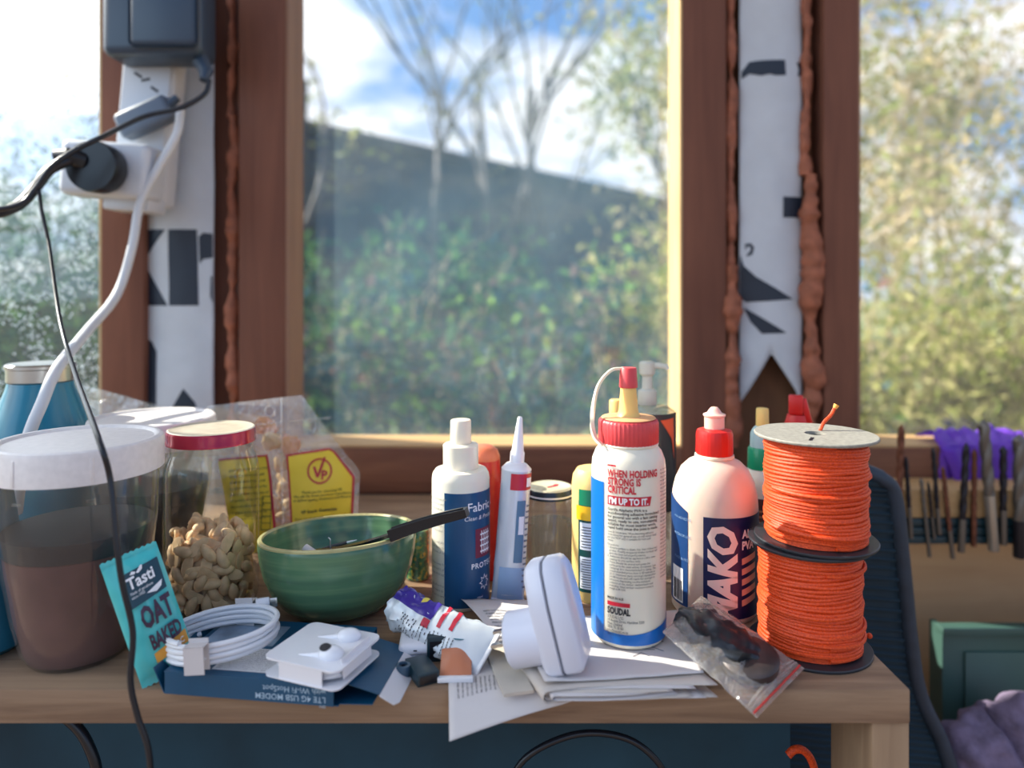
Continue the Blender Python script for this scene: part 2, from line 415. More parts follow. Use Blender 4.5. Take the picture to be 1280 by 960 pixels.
# beads of foam squeezed out of the gaps
def foam(x, z0, z1, r, seed, Y=0.952):
    n = int((z1-z0)/0.004); pts, rr = [], []
    for i in range(n+1):
        z = z0+(z1-z0)*i/n
        pts.append((x+0.004*noise.noise((seed, z*16, 0)), Y+0.003*noise.noise((seed+9, z*20, 0)), z))
        rr.append(max(0.0015, r*(0.85+0.75*noise.noise((seed+4, z*26, 0))+0.35*noise.noise((seed+2, z*80, 0)))))
    wpart('foam_bead', displace(tube(pts, rr, 14), 0.0022, 90, seed), M_foam)
foam(X_(285), 0.06, 0.50, 0.009, 1.3, 0.965); foam(X_(282), 0.50, 1.58, 0.006, 5.1, 0.968)
foam(X_(916), 0.06, 0.30, 0.0115, 8.8); foam(X_(916), 0.30, 1.58, 0.0075, 2.2, 0.957)
foam(X_(1016), 0.06, 0.42, 0.0115, 4.4); foam(X_(1012), 0.42, 1.58, 0.0075, 7.4, 0.957)
wpart('foam_lump', displace(move(ico(0.017, 3, (0.8, 0.7, 1.25)), X_(1020), 0.950, 0.155), 0.004, 70, 3), M_foam)
wpart('foam_lump', displace(move(ico(0.013, 3, (0.8, 0.7, 1.5)), X_(1015), 0.952, 0.345), 0.003, 70, 6), M_foam)
# the windows
M_glassL = clear('misted_window_glass', (0.95, 0.985, 1.0), 0.05, 0.4, 0.02, haze=0.07, hazec=(0.75, 0.9, 1.0), spots=(230, 0.30, 0.46, 0.8))
M_glassM = clear('dusty_window_glass', (0.97, 0.99, 1.0), 0.08, 0.4, 0.02, haze=0.13, hazec=(0.55, 0.84, 1.0))
M_glassR = clear('window_glass', (0.98, 0.99, 1.0), 0.05, 0.4, 0.03, haze=0.05, hazec=(1, 0.98, 0.9))
def window(n, x0, x1, glassm, label, rail):
    w = thing('window_%d' % n, label, None, ((x0+x1)/2, Y1, 0.062), kind='structure'); h = (x1-x0)/2
    obj('pane', ([(-h, 0, 0), (h, 0, 0), (h, 0, 1.54), (-h, 0, 1.54)], [[0, 1, 2, 3]]), glassm, w, smooth=0)
    obj('sill_rail', box(-h, h, Y0-Y1, 0.014, -0.0615, -0.002, 0.0015), rail, w)
    obj('sill_strip', box(-h, h, Y0-Y1+0.004, 0.003, -0.002, 0.0008), M_palex, w)
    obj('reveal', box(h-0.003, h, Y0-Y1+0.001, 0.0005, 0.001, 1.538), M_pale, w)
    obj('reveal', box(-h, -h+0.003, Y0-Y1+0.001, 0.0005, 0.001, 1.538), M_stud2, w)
window(1, XL, xa, M_glassL, 'misted window pane beside the plugs', M_rail)
window(2, xe, ra, M_glassM, 'dusty middle window pane', M_rail)
window(3, re_, XR, M_glassR, 'window pane above the drill bits', M_rail)
# plywood and ledge at the end of the shelf
wpart('plywood_sheet', box(0.20, 1.6, Y0, 0.969, -0.95, -0.002), M_ply)

# ------------------------------------------------------------------ the shelf
SX1 = 0.2656
shelf = thing('wooden_shelf', 'thick rough-sawn wooden shelf holding jars, bottles and papers', 'shelf', (0, 0.48, 0))
bmb = box(-1.3, SX1, 0, 0.464, -0.023, 0, 0.0012)
obj('shelf_board', bmb, M_shelf, shelf)
M_leg = wood('shelf_leg_wood', (138, 112, 88), (172, 144, 114), (60, 60, 5), bmp=0.5)
obj('leg', box(SX1-0.0245, SX1+0.0005, 0.002, 0.065, -0.93, -0.0235, 0.001), M_leg, shelf)
obj('leg', box(-1.29, -1.265, 0.002, 0.065, -0.93, -0.0235, 0.001), M_leg, shelf)
obj('under_shelf_shade', box(-1.29, SX1-0.03, 0.13, 0.145, -0.93, -0.0235), M_dark, shelf)  # added dark sheet in place of the shade under the shelf

# ------------------------------------------------------------------ outside
M_ground = plain('rough_grass_ground', (92, 104, 66), 0.9, var=0.4, vscale=3)
tag(obj('ground_outside', grid(40, 40, lambda u, v: (-60+120*u, 1.25+90*v, -0.75+0.25*fbm((u*20, v*20, 0)))), M_ground), kind='structure')
M_black = plain('dark_timber_cladding', (52, 50, 66), 0.8, var=0.3, vscale=4)
M_bark = plain('grey_bark', (84, 80, 80), 0.85, var=0.3, vscale=14)
M_bark2 = plain('pale_bark', (176, 160, 132), 0.85, var=0.3, vscale=14)
M_leafd = leafmat('deep_green_leaves', [(30, 62, 60), (44, 80, 66), (64, 100, 70), (92, 132, 72), (50, 76, 80)], 0.3)
M_leafm = leafmat('mixed_hedge_leaves', [(34, 62, 70), (46, 78, 78), (66, 98, 74), (130, 166, 78), (54, 82, 90), (40, 70, 80), (128, 100, 90), (52, 80, 88), (44, 72, 78)], 0.32)
M_leafo = leafmat('olive_leaves', [(96, 112, 56), (138, 148, 80), (170, 170, 104), (190, 182, 130), (120, 130, 96)])
M_leafs = leafmat('straw_twigs_and_leaves', [(176, 160, 118), (196, 182, 146), (140, 140, 90), (156, 166, 96), (120, 134, 88)])
# dark building running away to the right behind the garden
bA, bB = Vector((-1.95, 6.1)), Vector((5.2, 14.8)); bd = (bB-bA).normalized(); bn = Vector((bd.y, -bd.x))
shed = thing('garden_building', 'long dark timber building behind the tangled garden', 'building', (bA.x, bA.y, -0.75), (0, 0, math.atan2(bd.y, bd.x)))
L = (bB-bA).length; nb = 40
me0 = None
for i in range(nb):
    o = obj('cladding_board', box(0.006, L/nb-0.006, 0, 0.02, 0, 2.42), M_black, shed, smooth=0) if me0 is None else bpy.data.objects.new('cladding_board', me0)
    if me0 is None: me0 = o.data
    else: COL.objects.link(o); o.parent = shed
    o.location = (i*L/nb, 0.002*random.random(), 0)
obj('back_wall', box(0, L, 0.022, 1.6, 0, 2.42), M_black, shed, smooth=0)
obj('roof', box(-0.1, L+0.1, -0.08, 1.8, 2.42, 2.50), M_black, shed, smooth=0)

def leaves(pts, size, aspect=0.5, up=0.0):
    V, Fc = [], []
    for p in pts:
        d = Vector((random.gauss(0, 1), random.gauss(0, 1), random.gauss(0, 1)+up)).normalized()
        s = d.orthogonal().normalized(); s.rotate(Matrix.Rotation(random.uniform(0, 6.28), 3, d))
        l = size*random.uniform(0.6, 1.4); w = l*aspect; n = len(V); nn = d.cross(s)*l*0.12
        V += [p-d*l*0.5, p+s*w*0.5+nn, p+d*l*0.5, p-s*w*0.5+nn]; Fc.append([n, n+1, n+2, n+3])
    return V, Fc
def branches(base, height, lean, depth, r, spread=0.5, kids=3, out=None, tips=None, first=True):
    """woody stems: a trunk that forks into thinner ones; tips collects where leaves may sit"""
    d = Vector(lean).normalized(); pts = [Vector(base)]; n = 6
    for i in range(n):
        d = (d+Vector((random.gauss(0, .12), random.gauss(0, .12), random.gauss(0, .06)))*(0.5 if first else 1)).normalized()
        pts.append(pts[-1]+d*height/n)
    out.append(tube(pts, [r*(1-0.55*i/n) for i in range(n+1)], 5, cap=False))
    for p in pts[2:]: tips.append(p)
    if depth:
        for k in range(kids):
            j = random.randint(2, n); q = (d+Vector((random.gauss(0, spread), random.gauss(0, spread), random.gauss(0.1, spread*0.5)))).normalized()
            branches(pts[j], height*random.uniform(0.5, 0.75), q, depth-1, r*0.5, spread, kids, out, tips, False)
def plant(name, label, cat, base, total, r, depth, nleaf, lsize, m_leaf, m_bark, group, spread=0.5, kids=3, stems=1, aspect=0.5, jit=0.12, lean=(0, 0, 1), leafz=0.0, wide=1.0):
    height = 1.0; r = r/total*2.2
    t = thing(name, label, cat, base, group=group); out, tips = [], []
    for s in range(stems):
        b = Vector((random.gauss(0, .12)*(stems > 1)*stems**0.5, random.gauss(0, .1)*(stems > 1), 0))
        ln = Vector(lean)+Vector((random.gauss(0, .22), random.gauss(0, .22), 0))*(stems > 1)
        branches(b, height*random.uniform(0.8, 1.1) if stems > 1 else height, ln, depth, r, spread, kids, out, tips)
    k = total/max(p.z for p in tips); Mx = Matrix.Diagonal((k*wide, k*wide, k, 1))
    tips = [Mx @ p for p in tips]; out = [xf(q, Mx) for q in out]
    obj('stems' if stems > 1 else 'trunk', join(*out), m_bark, t)
    tp = [p for p in tips if p.z >= leafz] or tips
    if nleaf:
        pts = [random.choice(tp)+Vector((random.gauss(0, jit), random.gauss(0, jit), random.gauss(0, jit))) for _ in range(nleaf)]
        obj('foliage', leaves(pts, lsize, aspect), m_leaf, t, smooth=0, kind='stuff')
    return t
def out_at(x, Y, z=-0.75): return ((x-640)/F*Y, Y, z)
G1 = 'garden shrubs beyond the middle window'
for i, (x, Y, h, lab, lm) in enumerate([
    (395, 2.6, 1.25, 'leafy shrub close outside the middle window beside the plug post', M_leafm), (470, 3.2, 1.30, 'dark green shrub in the middle window behind the fabric spray bottle', M_leafd),
    (545, 2.5, 1.05, 'low bright-leaved shrub below the bare trees', M_leafm), (620, 3.4, 1.30, 'dense shrub in the centre of the middle window', M_leafd),
    (700, 2.7, 1.15, 'shrub with orange and lime leaves behind the glue bottles', M_leafm), (765, 2.3, 1.10, 'bright green shrub behind the pump bottle', M_leafm), (815, 3.2, 1.40, 'tall olive shrub beside the sunlit window edge', M_leafo),
    (430, 4.6, 1.55, 'shrub against the near end of the dark building', M_leafd), (650, 5.6, 1.45, 'shrub against the middle of the dark building', M_leafd), (790, 6.5, 1.55, 'shrub against the far end of the dark building', M_leafo)]):
    plant('garden_shrub', lab, 'shrub', out_at(x, Y), h, 0.010, 2, 900, 0.055*(0.6+0.16*Y), lm, M_bark2 if i % 2 else M_bark, G1, 0.55, 3, 5, 0.55, 0.06)
G2 = 'bare trees above the dark building'
for x, Y, h, lab in [(548, 6.0, 4.6, 'thin bare tree leaning over the dark building, nearest the plug post'), (630, 6.9, 5.0, 'bare forked tree in the middle of the sky'), (672, 7.6, 5.4, 'bare branching tree over the middle of the building'), (715, 8.4, 6.0, 'thin bare tree on the side of the glue bottles')]:
    plant('bare_tree', lab, 'tree', out_at(x, Y), h, 0.045, 3, 90, 0.07, M_leafo, M_bark, G2, 0.28, 3)
plant('olive_tree', 'olive green tree crown in the top corner beside the sunlit window edge', 'tree', out_at(856, 7.0), 4.6, 0.06, 2, 700, 0.13, M_leafo, M_bark, None, 0.5, 4, jit=0.25, leafz=2.9, wide=0.7)
plant('leafy_tree', 'thin leafy tree in the top corner of the middle window beside the plug post', 'tree', out_at(372, 5.6), 3.6, 0.05, 2, 160, 0.10, M_leafo, M_bark, None, 0.5, 3, jit=0.2, leafz=1.9, wide=0.7)
G3 = 'sunlit thicket beyond the drill bits'
for i, (x, Y, h, lab, lm) in enumerate([
    (1095, 3.4, 2.7, 'pale twiggy thicket beside the frame of the end window', M_leafs), (1150, 4.4, 3.4, 'tall straw coloured thicket in the end window', M_leafs), (1215, 3.2, 2.6, 'pale tangled thicket above the drill bits', M_leafs),
    (1280, 3.9, 3.0, 'straw coloured thicket at the picture edge', M_leafs), (1110, 2.6, 1.05, 'low green bush behind the purple film', M_leafo), (1190, 2.4, 1.10, 'low green bush above the drill bits', M_leafo), (1275, 2.7, 1.35, 'low green bush at the picture edge', M_leafo), (1240, 5.4, 4.0, 'tall pale tree behind the thicket', M_leafs)]):
    plant('thicket_bush', lab, 'bush', out_at(x, Y), h, 0.012, 3, 1700, 0.05*(0.6+0.13*Y), lm, M_bark2, G3, 0.42, 4, 3, 0.4, 0.08, wide=0.8)
G4 = 'backlit shrubs beyond the misted window'
for i, (x, Y, h, lab) in enumerate([
    (-40, 2.4, 1.75, 'backlit feathery shrub at the picture edge'), (20, 2.2, 1.70, 'backlit shrub with upright sprigs behind the water bottle'), (70, 2.6, 1.80, 'backlit feathery shrub above the black cables'), (120, 2.3, 1.68, 'backlit shrub beside the plug post'),
    (0, 1.8, 1.30, 'low dark shrub behind the water bottle cap'), (90, 1.75, 1.28, 'low dark shrub close behind the misted pane by the post')]):
    plant('backlit_shrub', lab, 'shrub', out_at(x, Y), h, 0.006, 3, 3800, 0.026, M_leafd, M_bark, G4, 0.30, 4, 5, 0.4, 0.035, wide=0.75)
# ------------------------------------------------------------------ shared materials of the small things
M_white = plain('white_plastic', (226, 226, 230), 0.35)
M_whiteglossy = plain('white_glossy_plastic', (232, 233, 238), 0.18, coat=0.3)
M_cream = plain('cream_plastic', (236, 226, 204), 0.4, sss=0.15)
M_red = plain('red_cap_plastic', (206, 34, 30), 0.35, sss=0.1)
M_rose = plain('rose_red_cap_plastic', (214, 70, 74), 0.4, sss=0.15)
M_blk = plain('black_plastic', (18, 22, 30), 0.35)
M_blkcable = plain('black_cable_sheath', (22, 28, 38), 0.3)
M_grey = plain('grey_cable_sheath', (212, 214, 216), 0.45)
M_steel = plain('brushed_steel', (200, 200, 198), 0.28, metal=1.0)
M_glass = clear('jar_glass', (0.97, 0.985, 0.98), 0.05, 0.75, 0.03, bmp=0.05, bscale=25)
M_plas = clear('clear_jar_plastic', (0.96, 0.96, 0.95), 0.05, 0.6, 0.08, haze=0.04, hazec=(1, 1, 1))
M_film = clear('clear_bag_film', (0.98, 0.98, 0.98), 0.10, 0.5, 0.12, haze=0.10, hazec=(1, 1, 1), bmp=0.5, bscale=45)
M_ink = plain('black_ink', (40, 40, 46), 0.6)
M_inkw = plain('white_ink', (236, 236, 238), 0.5)
M_inkr = plain('red_ink', (196, 30, 52), 0.5)
M_paper = plain('white_paper', (216, 210, 208), 0.7, trans=0.12, bmp=0.08, bscale=120)
M_paper2 = plain('off_white_paper', (206, 196, 186), 0.75, trans=0.1, bmp=0.1, bscale=90)
LIDP = dict(rough=0.35)

# ------------------------------------------------------------------ storage jars
def storage_jar(loc, R, zt, lid_h, rbase, level, label, content, dust, band=0.014):
    t = thing('storage_jar', label, 'jar', loc, group='white-lidded storage jars')
    zl = zt-lid_h
    def rad(z):
        k = max(0, min(1, z/zl)); T = [(0, rbase), (0.06, rbase*1.10), (0.24, 0.765*R), (0.5, 0.86*R), (0.72, 0.92*R), (1, 0.945*R)]
        for (a, b), (c, d) in zip(T, T[1:]):
            if a <= k <= c: s = (k-a)/(c-a); return b+(d-b)*s
    prof = [(0, 0.0)]+[(rbase*0.92, 0.0), (rbase, 0.003)]+[(rad(0.003+(zl-0.003)*i/20), 0.003+(zl-0.003)*i/20) for i in range(1, 21)]
    b = obj('jar_body', lathe(prof, 64), M_plas, t)
    zc = 0.0035
    c = [(0, zc)]+[(rad(zc)-0.0022, zc)]+[(rad(zc+(level-band-zc)*i/14)-0.0022, zc+(level-band-zc)*i/14) for i in range(1, 15)]+[(0, level-band)]
    obj('contents', lathe(c, 64), content, t)
    d = [(0, level-band+0.0003)]+[(rad(level-band+band*i/4)-0.0022, level-band+0.0003+(band-0.0003)*i/4) for i in range(0, 5)]+[(0, level+0.002)]
    obj('contents_top_layer', lathe(d, 64), dust, t)
    lidp = [(R*0.93, zl), (R, zl), (R*1.0, zt-0.004), (R*0.985, zt-0.0012), (R*0.95, zt), (R*0.9, zt-0.0004), (R*0.87, zt-0.0022), (0, zt-0.0022)]
    l = obj('lid', lathe(lidp, 72), M_lid, t)
    for a in (-12, 38, 150, 260):
        r = math.radians(a)
        obj('lid_rib', rotz(box(-0.0012, 0.0012, -R-0.0006, -R+0.002, zl+0.001, zt-0.005, 0.0004), r), M_lid, l)
        obj('thread_lug', rotz(box(-0.003, 0.003, -R*0.95-0.001, -R*0.95+0.001, zl-0.012, zl-0.0105), r), M_plas, b)
    return t
M_lid = plain('white_jar_lid', (232, 226, 222), 0.4, var=0.05, vscale=200)
M_cocoa = plain('brown_powder', (92, 62, 60), 0.85, var=0.15, vscale=40)
M_darkp = plain('dark_coffee', (28, 34, 42), 0.6, var=0.2, vscale=300)
storage_jar((-0.3186, 0.531, 0), 0.0564, 0.158, 0.0236, 0.034, 0.094, 'white-lidded clear jar of brown powder, the front one behind the teal snack packet', M_cocoa, M_darkp)
storage_jar((-0.345, 0.692, 0), 0.0564, 0.146, 0.026, 0.040, 0.082, 'white-lidded clear jar of dark contents standing behind the peanut jar', M_darkp, M_darkp)
# steel-capped water bottle
t = thing('water_bottle', 'teal water bottle with a brushed steel cap by the misted window', 'bottle', (-0.458, 0.70, 0))
M_teal = plain('teal_bottle_paint', (20, 116, 140), 0.3, coat=0.3)
obj('bottle_body', lathe([(0, 0), (0.042, 0), (0.045, 0.003), (0.046, 0.09), (0.0455, 0.115), (0.042, 0.135), (0.034, 0.158), (0.029, 0.172), (0.0275, 0.178), (0, 0.178)], 56), M_teal, t)
obj('cap', lathe([(0.0272, 0.1782), (0.0286, 0.1795), (0.0286, 0.191), (0.0300, 0.1918), (0.0300, 0.1945), (0.0285, 0.196), (0.0, 0.196)], 56), M_steel, t)
# soft teal pouch on the shelf end at the left
t = thing('soft_pouch', 'dark teal soft pouch slumped on the shelf beside the brown powder jar', 'pouch', (-0.405, 0.535, 0))
M_pouch = plain('teal_pouch_fabric', (24, 104, 132), 0.6, var=0.2, vscale=30, bmp=0.3, bscale=60)
def pouchp(a, z): return 1+0.05*fbm((math.cos(a)*2, math.sin(a)*2, z*30))
obj('pouch_body', lathe([(0, 0), (0.034, 0.0), (0.042, 0.006), (0.044, 0.02), (0.040, 0.045), (0.035, 0.08), (0.031, 0.11), (0.028, 0.132), (0.02, 0.138), (0, 0.139)], 40, 1.0, 0.9, pouchp), M_pouch, t)
obj('rolled_top', tube([(0.029*math.sin(a), -0.026*math.cos(a), 0.1335+0.001*math.sin(3*a)) for a in [2*PI*i/32 for i in range(32)]], 0.0025, 8, closed=True), plain('pouch_binding', (150, 190, 214), 0.5), t)

# ------------------------------------------------------------------ peanut jar
pj = Vector((-0.257, 0.616, 0))
t = thing('peanut_jar', 'clear glass jar with a red metal lid, half full of peanuts', 'jar', pj)
g = [(0, 0.003), (0.030, 0.0025), (0.035, 0.0008), (0.0375, 0.004), (0.0384, 0.010), (0.0384, 0.110), (0.0376, 0.118), (0.0352, 0.126), (0.0338, 0.1295), (0.0334, 0.134), (0.0340, 0.1365), (0.0334, 0.140)]
obj('glass_body', lathe(g, 64), M_glass, t)
obj('lid', lathe([(0.0350, 0.1375), (0.0362, 0.1375), (0.0362, 0.1392), (0.0356, 0.1402), (0.0358, 0.1465), (0.0350, 0.1485)], 64), plain('red_metal_lid', (176, 24, 56), 0.25, metal=0.3, coat=0.4), t)
obj('lid_top', lathe([(0.0350, 0.1485), (0.0338, 0.1492), (0.0325, 0.1486), (0.020, 0.1482), (0.0, 0.1482)], 64), plain('gold_lid_top', (226, 214, 190), 0.35, metal=0.4, var=0.1, vscale=90), t)
M_nut = plain('roasted_peanut', (222, 186, 142), 0.6, var=0.12, vscale=160, bmp=0.1, bscale=400, sss=0.1)
def nut_mesh(k):
    v, f = ico(1.0, 2)
    out = []
    for p in v:
        q = Vector((p.x*(0.0047-0.0005*p.z), p.y*0.0043, p.z*0.0096))
        if k == 1 and q.y > 0.0004: q.y = 0.0004                     # a split half
        q.x += 0.0011*math.cos(p.z*1.4)
        out.append(q)
    return out, f
proto = [obj('peanut', nut_mesh(k), M_nut) for k in range(2)]
spots = []
rn = random.Random(3); tries = 0
while len(spots) < 190 and tries < 90000:
    tries += 1
    a = rn.uniform(0, 2*PI); z = rn.uniform(0.0075, 0.058); r = 0.0318*math.sqrt(rn.random())
    if r < 0.021 and z < 0.05: continue
    p = Vector((r*math.cos(a), r*math.sin(a), z))
    if all((p-q).length > 0.0084 for q in spots): spots.append(p)
top = [Vector((rn.gauss(0, .012), rn.gauss(0, .012), 0.0635)) for _ in range(7)]
for i, p in enumerate(spots+top):
    k = 1 if rn.random() < 0.3 else 0
    o = proto[k] if i == 0 and k == 0 else proto[k].copy()
    if o is not proto[k]: COL.objects.link(o)
    a = math.atan2(p.y, p.x)
    o.location = pj+p; o.rotation_euler = (rn.uniform(-0.35, 0.35), rn.uniform(-1.6, 1.6), a-PI/2+rn.uniform(-0.3, 0.3))
    tag(o, 'pale roasted peanut kernel inside the red-lidded glass jar', 'peanut', 'peanuts in the glass jar')
for o in proto:
    if o.get('label') is None: bpy.data.objects.remove(o)

# ------------------------------------------------------------------ clear snack bag with yellow print, behind the bowl
M_yel = plain('yellow_bag_print', (255, 224, 64), 0.4, trans=0.15, bmp=0.15, bscale=120)
M_redp = plain('dark_red_bag_print', (190, 36, 56), 0.5)
bagY = 0.745
def bagpt(x, y, off=0.0, belly=0.022):
    """point on the front of the bag from its picture outline; belly swells the lower part"""
    u = (x-215)/232; v = (690-y)/190
    b = belly*max(0, math.sin(PI*min(1, max(0, u))))*max(0, 1-v*0.95)**0.6
    w = 0.0025*fbm((x*0.03, y*0.03, 0.5), 1.0)*(1 if v < 0.9 else 0.4)
    P = px(x, y, bagY-b); P.y += 0.018*v - off - w
    return P
out = [(215, 690), (222, 610), (245, 540), (250, 512), (371, 497), (408, 548), (447, 592), (443, 690)]
def edge(v, side):
    y = 690-193*v
    L_ = [(690, 215), (610, 222), (540, 243), (512, 250), (497, 250)]; R_ = [(690, 446), (592, 447), (548, 410), (520, 388), (497, 371)]
    P = L_ if side == 0 else R_
    for (y0, x0), (y1, x1) in zip(P, P[1:]):
        if y1 <= y <= y0: return x0+(x1-x0)*(y0-y)/(y0-y1)
    return P[-1][1]
def bagfront(u, v, off=0.0):
    xl, xr = edge(v, 0), edge(v, 1); x = xl+(xr-xl)*u
    y = 690-193*v + (1-u)*v**4*14
    return bagpt(x, y, off)
t = thing('snack_bag', 'clear plastic snack bag with yellow printed panels leaning behind the green bowl', 'bag')
obj('bag_front', grid(36, 30, bagfront), M_film, t)
def bagback(u, v):
    p = bagfront(u, v); e = math.sin(PI*u)*max(0, 1-v)**0.5
    return (p.x, p.y+0.002+0.05*e, p.z)
obj('bag_back', grid(30, 20, bagback), M_film, t)
obj('header_seam', tube([bagpt(243+(410-243)*i/20, 541+(525-541)*i/20, 0.0006) for i in range(21)], 0.0007, 5), M_film, t)
obj('hang_hole_ring', tube([bagpt(331+6.5*math.cos(a), 517+6.5*math.sin(a), 0.0008) for a in [2*PI*i/24 for i in range(24)]], 0.0009, 6, closed=True), M_film, t)
obj('back_seam', tube([bagpt(x, y, 0.0008) for x, y in spline([(345, 500, 0), (347, 545, 0), (342, 600, 0), (352, 690, 0)], 8) for x, y in [(x, y)]] if False else [bagpt(p.x, p.y, 0.0008) for p in spline([(345, 500, 0), (347, 545, 0), (349, 600, 0), (356, 690, 0)], 8)], 0.0008, 5), M_film, t)
def panel(pts, m, off, name, par):
    bm = bmesh.new(); bm.faces.new([bm.verts.new((a, b, 0)) for a, b in pts])
    for ax in (0, 1):
        lo = min(v.co[ax] for v in bm.verts); hi = max(v.co[ax] for v in bm.verts); k = lo+7
        while k < hi:
            co = [0, 0, 0]; no = [0, 0, 0]; co[ax] = k; no[ax] = 1
            bmesh.ops.bisect_plane(bm, geom=list(bm.verts)+list(bm.edges)+list(bm.faces), plane_co=co, plane_no=no); k += 7
    for v in bm.verts: v.co = bagpt(v.co.x, v.co.y, off)
    return obj(name, bm_vf(bm), m, par)
pn = panel([(354, 571), (408, 563), (414, 566), (441, 598), (440, 690), (366, 690)], M_redp, 0.0010, 'label_border', t)
p2 = panel([(357, 573), (408, 565.5), (413, 568), (438, 599), (437, 690), (368, 690)], M_yel, 0.0016, 'label_panel', t)
q1 = panel([(268, 577), (330, 571), (336, 600), (348, 690), (292, 690)], M_redp, 0.0010, 'label_border', t)
q2 = panel([(268, 579), (328, 573.5), (333, 600), (345, 690), (294, 690)], M_yel, 0.0016, 'label_panel', t)
def bagtext(vf, x, y, s, rot=0, skew=0): 
    c, sn = math.cos(rot), math.sin(rot)
    return [bagpt(x+(p.x*c+p.y*sn)*s, y-(p.y*c-p.x*sn)*s, 0.0022) for p in vf[0]], vf[1]
rr = -0.02
obj('printed_logo', join(bagtext(ring2d(0, 0, 13.6, 15.8), 397, 591, 1), bagtext(poly([(-9, 5), (-6, 5), (-2.5, -3.5), (4.5, 17), (7.5, 17), (-1, -8), (-4, -8)]), 397, 591, 1), bagtext(text('P', 15, 0.5), 399, 601, 1)), M_redp, p2, smooth=0)
obj('printed_text', join(bagtext(text('Thank you for choosing VP.\nWe use the finest premium ingredients\nto deliver quality, freshness and flavour.', 4.6, align='CENTER'), 401, 617, 1, -0.08),
    bagtext(text('VP Snack Guarantee', 5.4, 0.12, align='CENTER'), 398, 641, 1, -0.1), bagtext(text('If you are in any way not happy with the\nproduct in this pack, return it to us\nwith the details of purchase.', 4.4, align='CENTER'), 404, 648, 1, -0.1)), M_ink, p2, smooth=0)
obj('printed_text', join(bagtext(lines(9, 26, 7.5, 4.6), 283, 592, 1, -0.08)), M_ink, q2, smooth=0)
tb = [rect(0, 12, -40+8*i-0.4, -40+8*i+0.4) for i in range(6)]+[rect(0, 0.8, -40, 0), rect(11.4, 12.2, -40, 0)]
obj('printed_table', bagtext(join(*tb), 326, 622, 1), M_ink, q2, smooth=0)
M_fruit = plain('dried_fruit', (226, 196, 140), 0.6, var=0.2, vscale=60, trans=0.2)
M_fruit2 = plain('orange_dried_fruit', (224, 150, 70), 0.6, var=0.2, vscale=60, trans=0.2)
fr = [obj('dried_fruit_piece', displace(ico(0.011, 3, (1.1, 0.5, 0.9)), 0.005, 90, k), M_fruit if k < 2 else M_fruit2) for k in range(3)]
i = 0
for x, y, k in [(319, 541, 2), (352, 566, 2), (346, 585, 0), (352, 603, 1), (348, 622, 0), (356, 640, 1), (351, 656, 0), (360, 672, 1), (330, 640, 0), (312, 655, 1), (335, 668, 0), (300, 675, 0), (330, 560, 1), (390, 668, 0), (420, 676, 1), (375, 676, 0)]:
    o = fr[k] if fr[k].get('label') is None else fr[k].copy()
    if fr[k].get('label') is not None: COL.objects.link(o)
    P = bagpt(x, y); o.location = (P.x, P.y+0.016, P.z); o.rotation_euler = (random.uniform(-.4, .4), random.uniform(0, 6), random.uniform(-.4, .4))
    tag(o, ('orange dried fruit piece in the snack bag beside the red jar lid' if x < 330 else 'orange dried fruit piece in the snack bag just above its yellow panels') if k == 2 else 'pale dried fruit piece inside the clear snack bag', 'dried fruit', 'orange fruit pieces in the bag' if k == 2 else 'pale fruit pieces in the bag')
# second clear bag, its header showing above the jars
t = thing('plastic_bag', 'empty clear plastic bag with a cut carry handle behind the white jar lids', 'bag')
def bag2(u, v, off=0):
    a = px(92, 482, 0.80); b = px(262, 530, 0.80); c = px(92, 640, 0.80); d = px(262, 640, 0.80)
    p = (c.lerp(d, u)).lerp(a.lerp(b, u), v); p.y += 0.004*fbm((u*5, v*5, 2))+0.012*v-off
    return p
obj('bag_front', grid(20, 14, bag2), M_film, t); obj('bag_back', grid(20, 14, lambda u, v: bag2(u, v)+Vector((0, 0.004+0.01*(1-v), 0))), M_film, t)
hp = spline([(0.16, 0.80, 0), (0.14, 0.87, 0), (0.2, 0.93, 0), (0.30, 0.90, 0), (0.27, 0.86, 0), (0.32, 0.80, 0), (0.27, 0.74, 0), (0.2, 0.76, 0)], 6)
obj('cut_handle', tube([bag2(p.x, p.y, 0.001) for p in hp], 0.0008, 5), M_film, t)

# ------------------------------------------------------------------ green bowl and what lies in it
bl = Vector((-0.1427, 0.598, 0.0))
bowl = thing('ceramic_bowl', 'green glazed ceramic bowl holding a black plastic knife', 'bowl', bl+Vector((0, 0, 0.0028)), (math.radians(-5), math.radians(-2.5), 0))
M_bowl, tt, oo = newmat('green_glaze')
pb = tt.new('ShaderNodeBsdfPrincipled', Roughness=0.16); co = tt.new('ShaderNodeTexCoord'); mp = tt.new('ShaderNodeMapping'); mp.inputs['Scale'].default_value = (6, 6, 110)
tt.link(co.outputs['Object'], mp.inputs['Vector']); nn = tt.new('ShaderNodeTexNoise', Scale=1.0, Detail=4.0); tt.link(mp.outputs[0], nn.inputs['Vector'])
cc = tt.ramp(nn.outputs['Fac'], [(0.25, lin((62, 94, 74))), (0.55, lin((86, 122, 90))), (0.8, lin((120, 148, 106)))])
tt.link(cc, pb.inputs['Base Color']); tt.link(bump(tt, nn.outputs['Fac'], 0.2), pb.inputs['Normal']); tt.link(pb.outputs[0], oo.inputs[0])
bp = [(0, 0.0), (0.034, 0.0), (0.0385, 0.002), (0.047, 0.009), (0.0545, 0.019), (0.0602, 0.032), (0.0632, 0.045), (0.0645, 0.056), (0.0642, 0.0612)]
bi = [(0.0605, 0.0612), (0.0598, 0.057), (0.0575, 0.044), (0.052, 0.030), (0.043, 0.019), (0.030, 0.012), (0.0, 0.0095)]
obj('bowl_body', lathe(bp+[(0.0635, 0.0622), (0.0610, 0.0622)]+bi, 72), M_bowl, bowl)
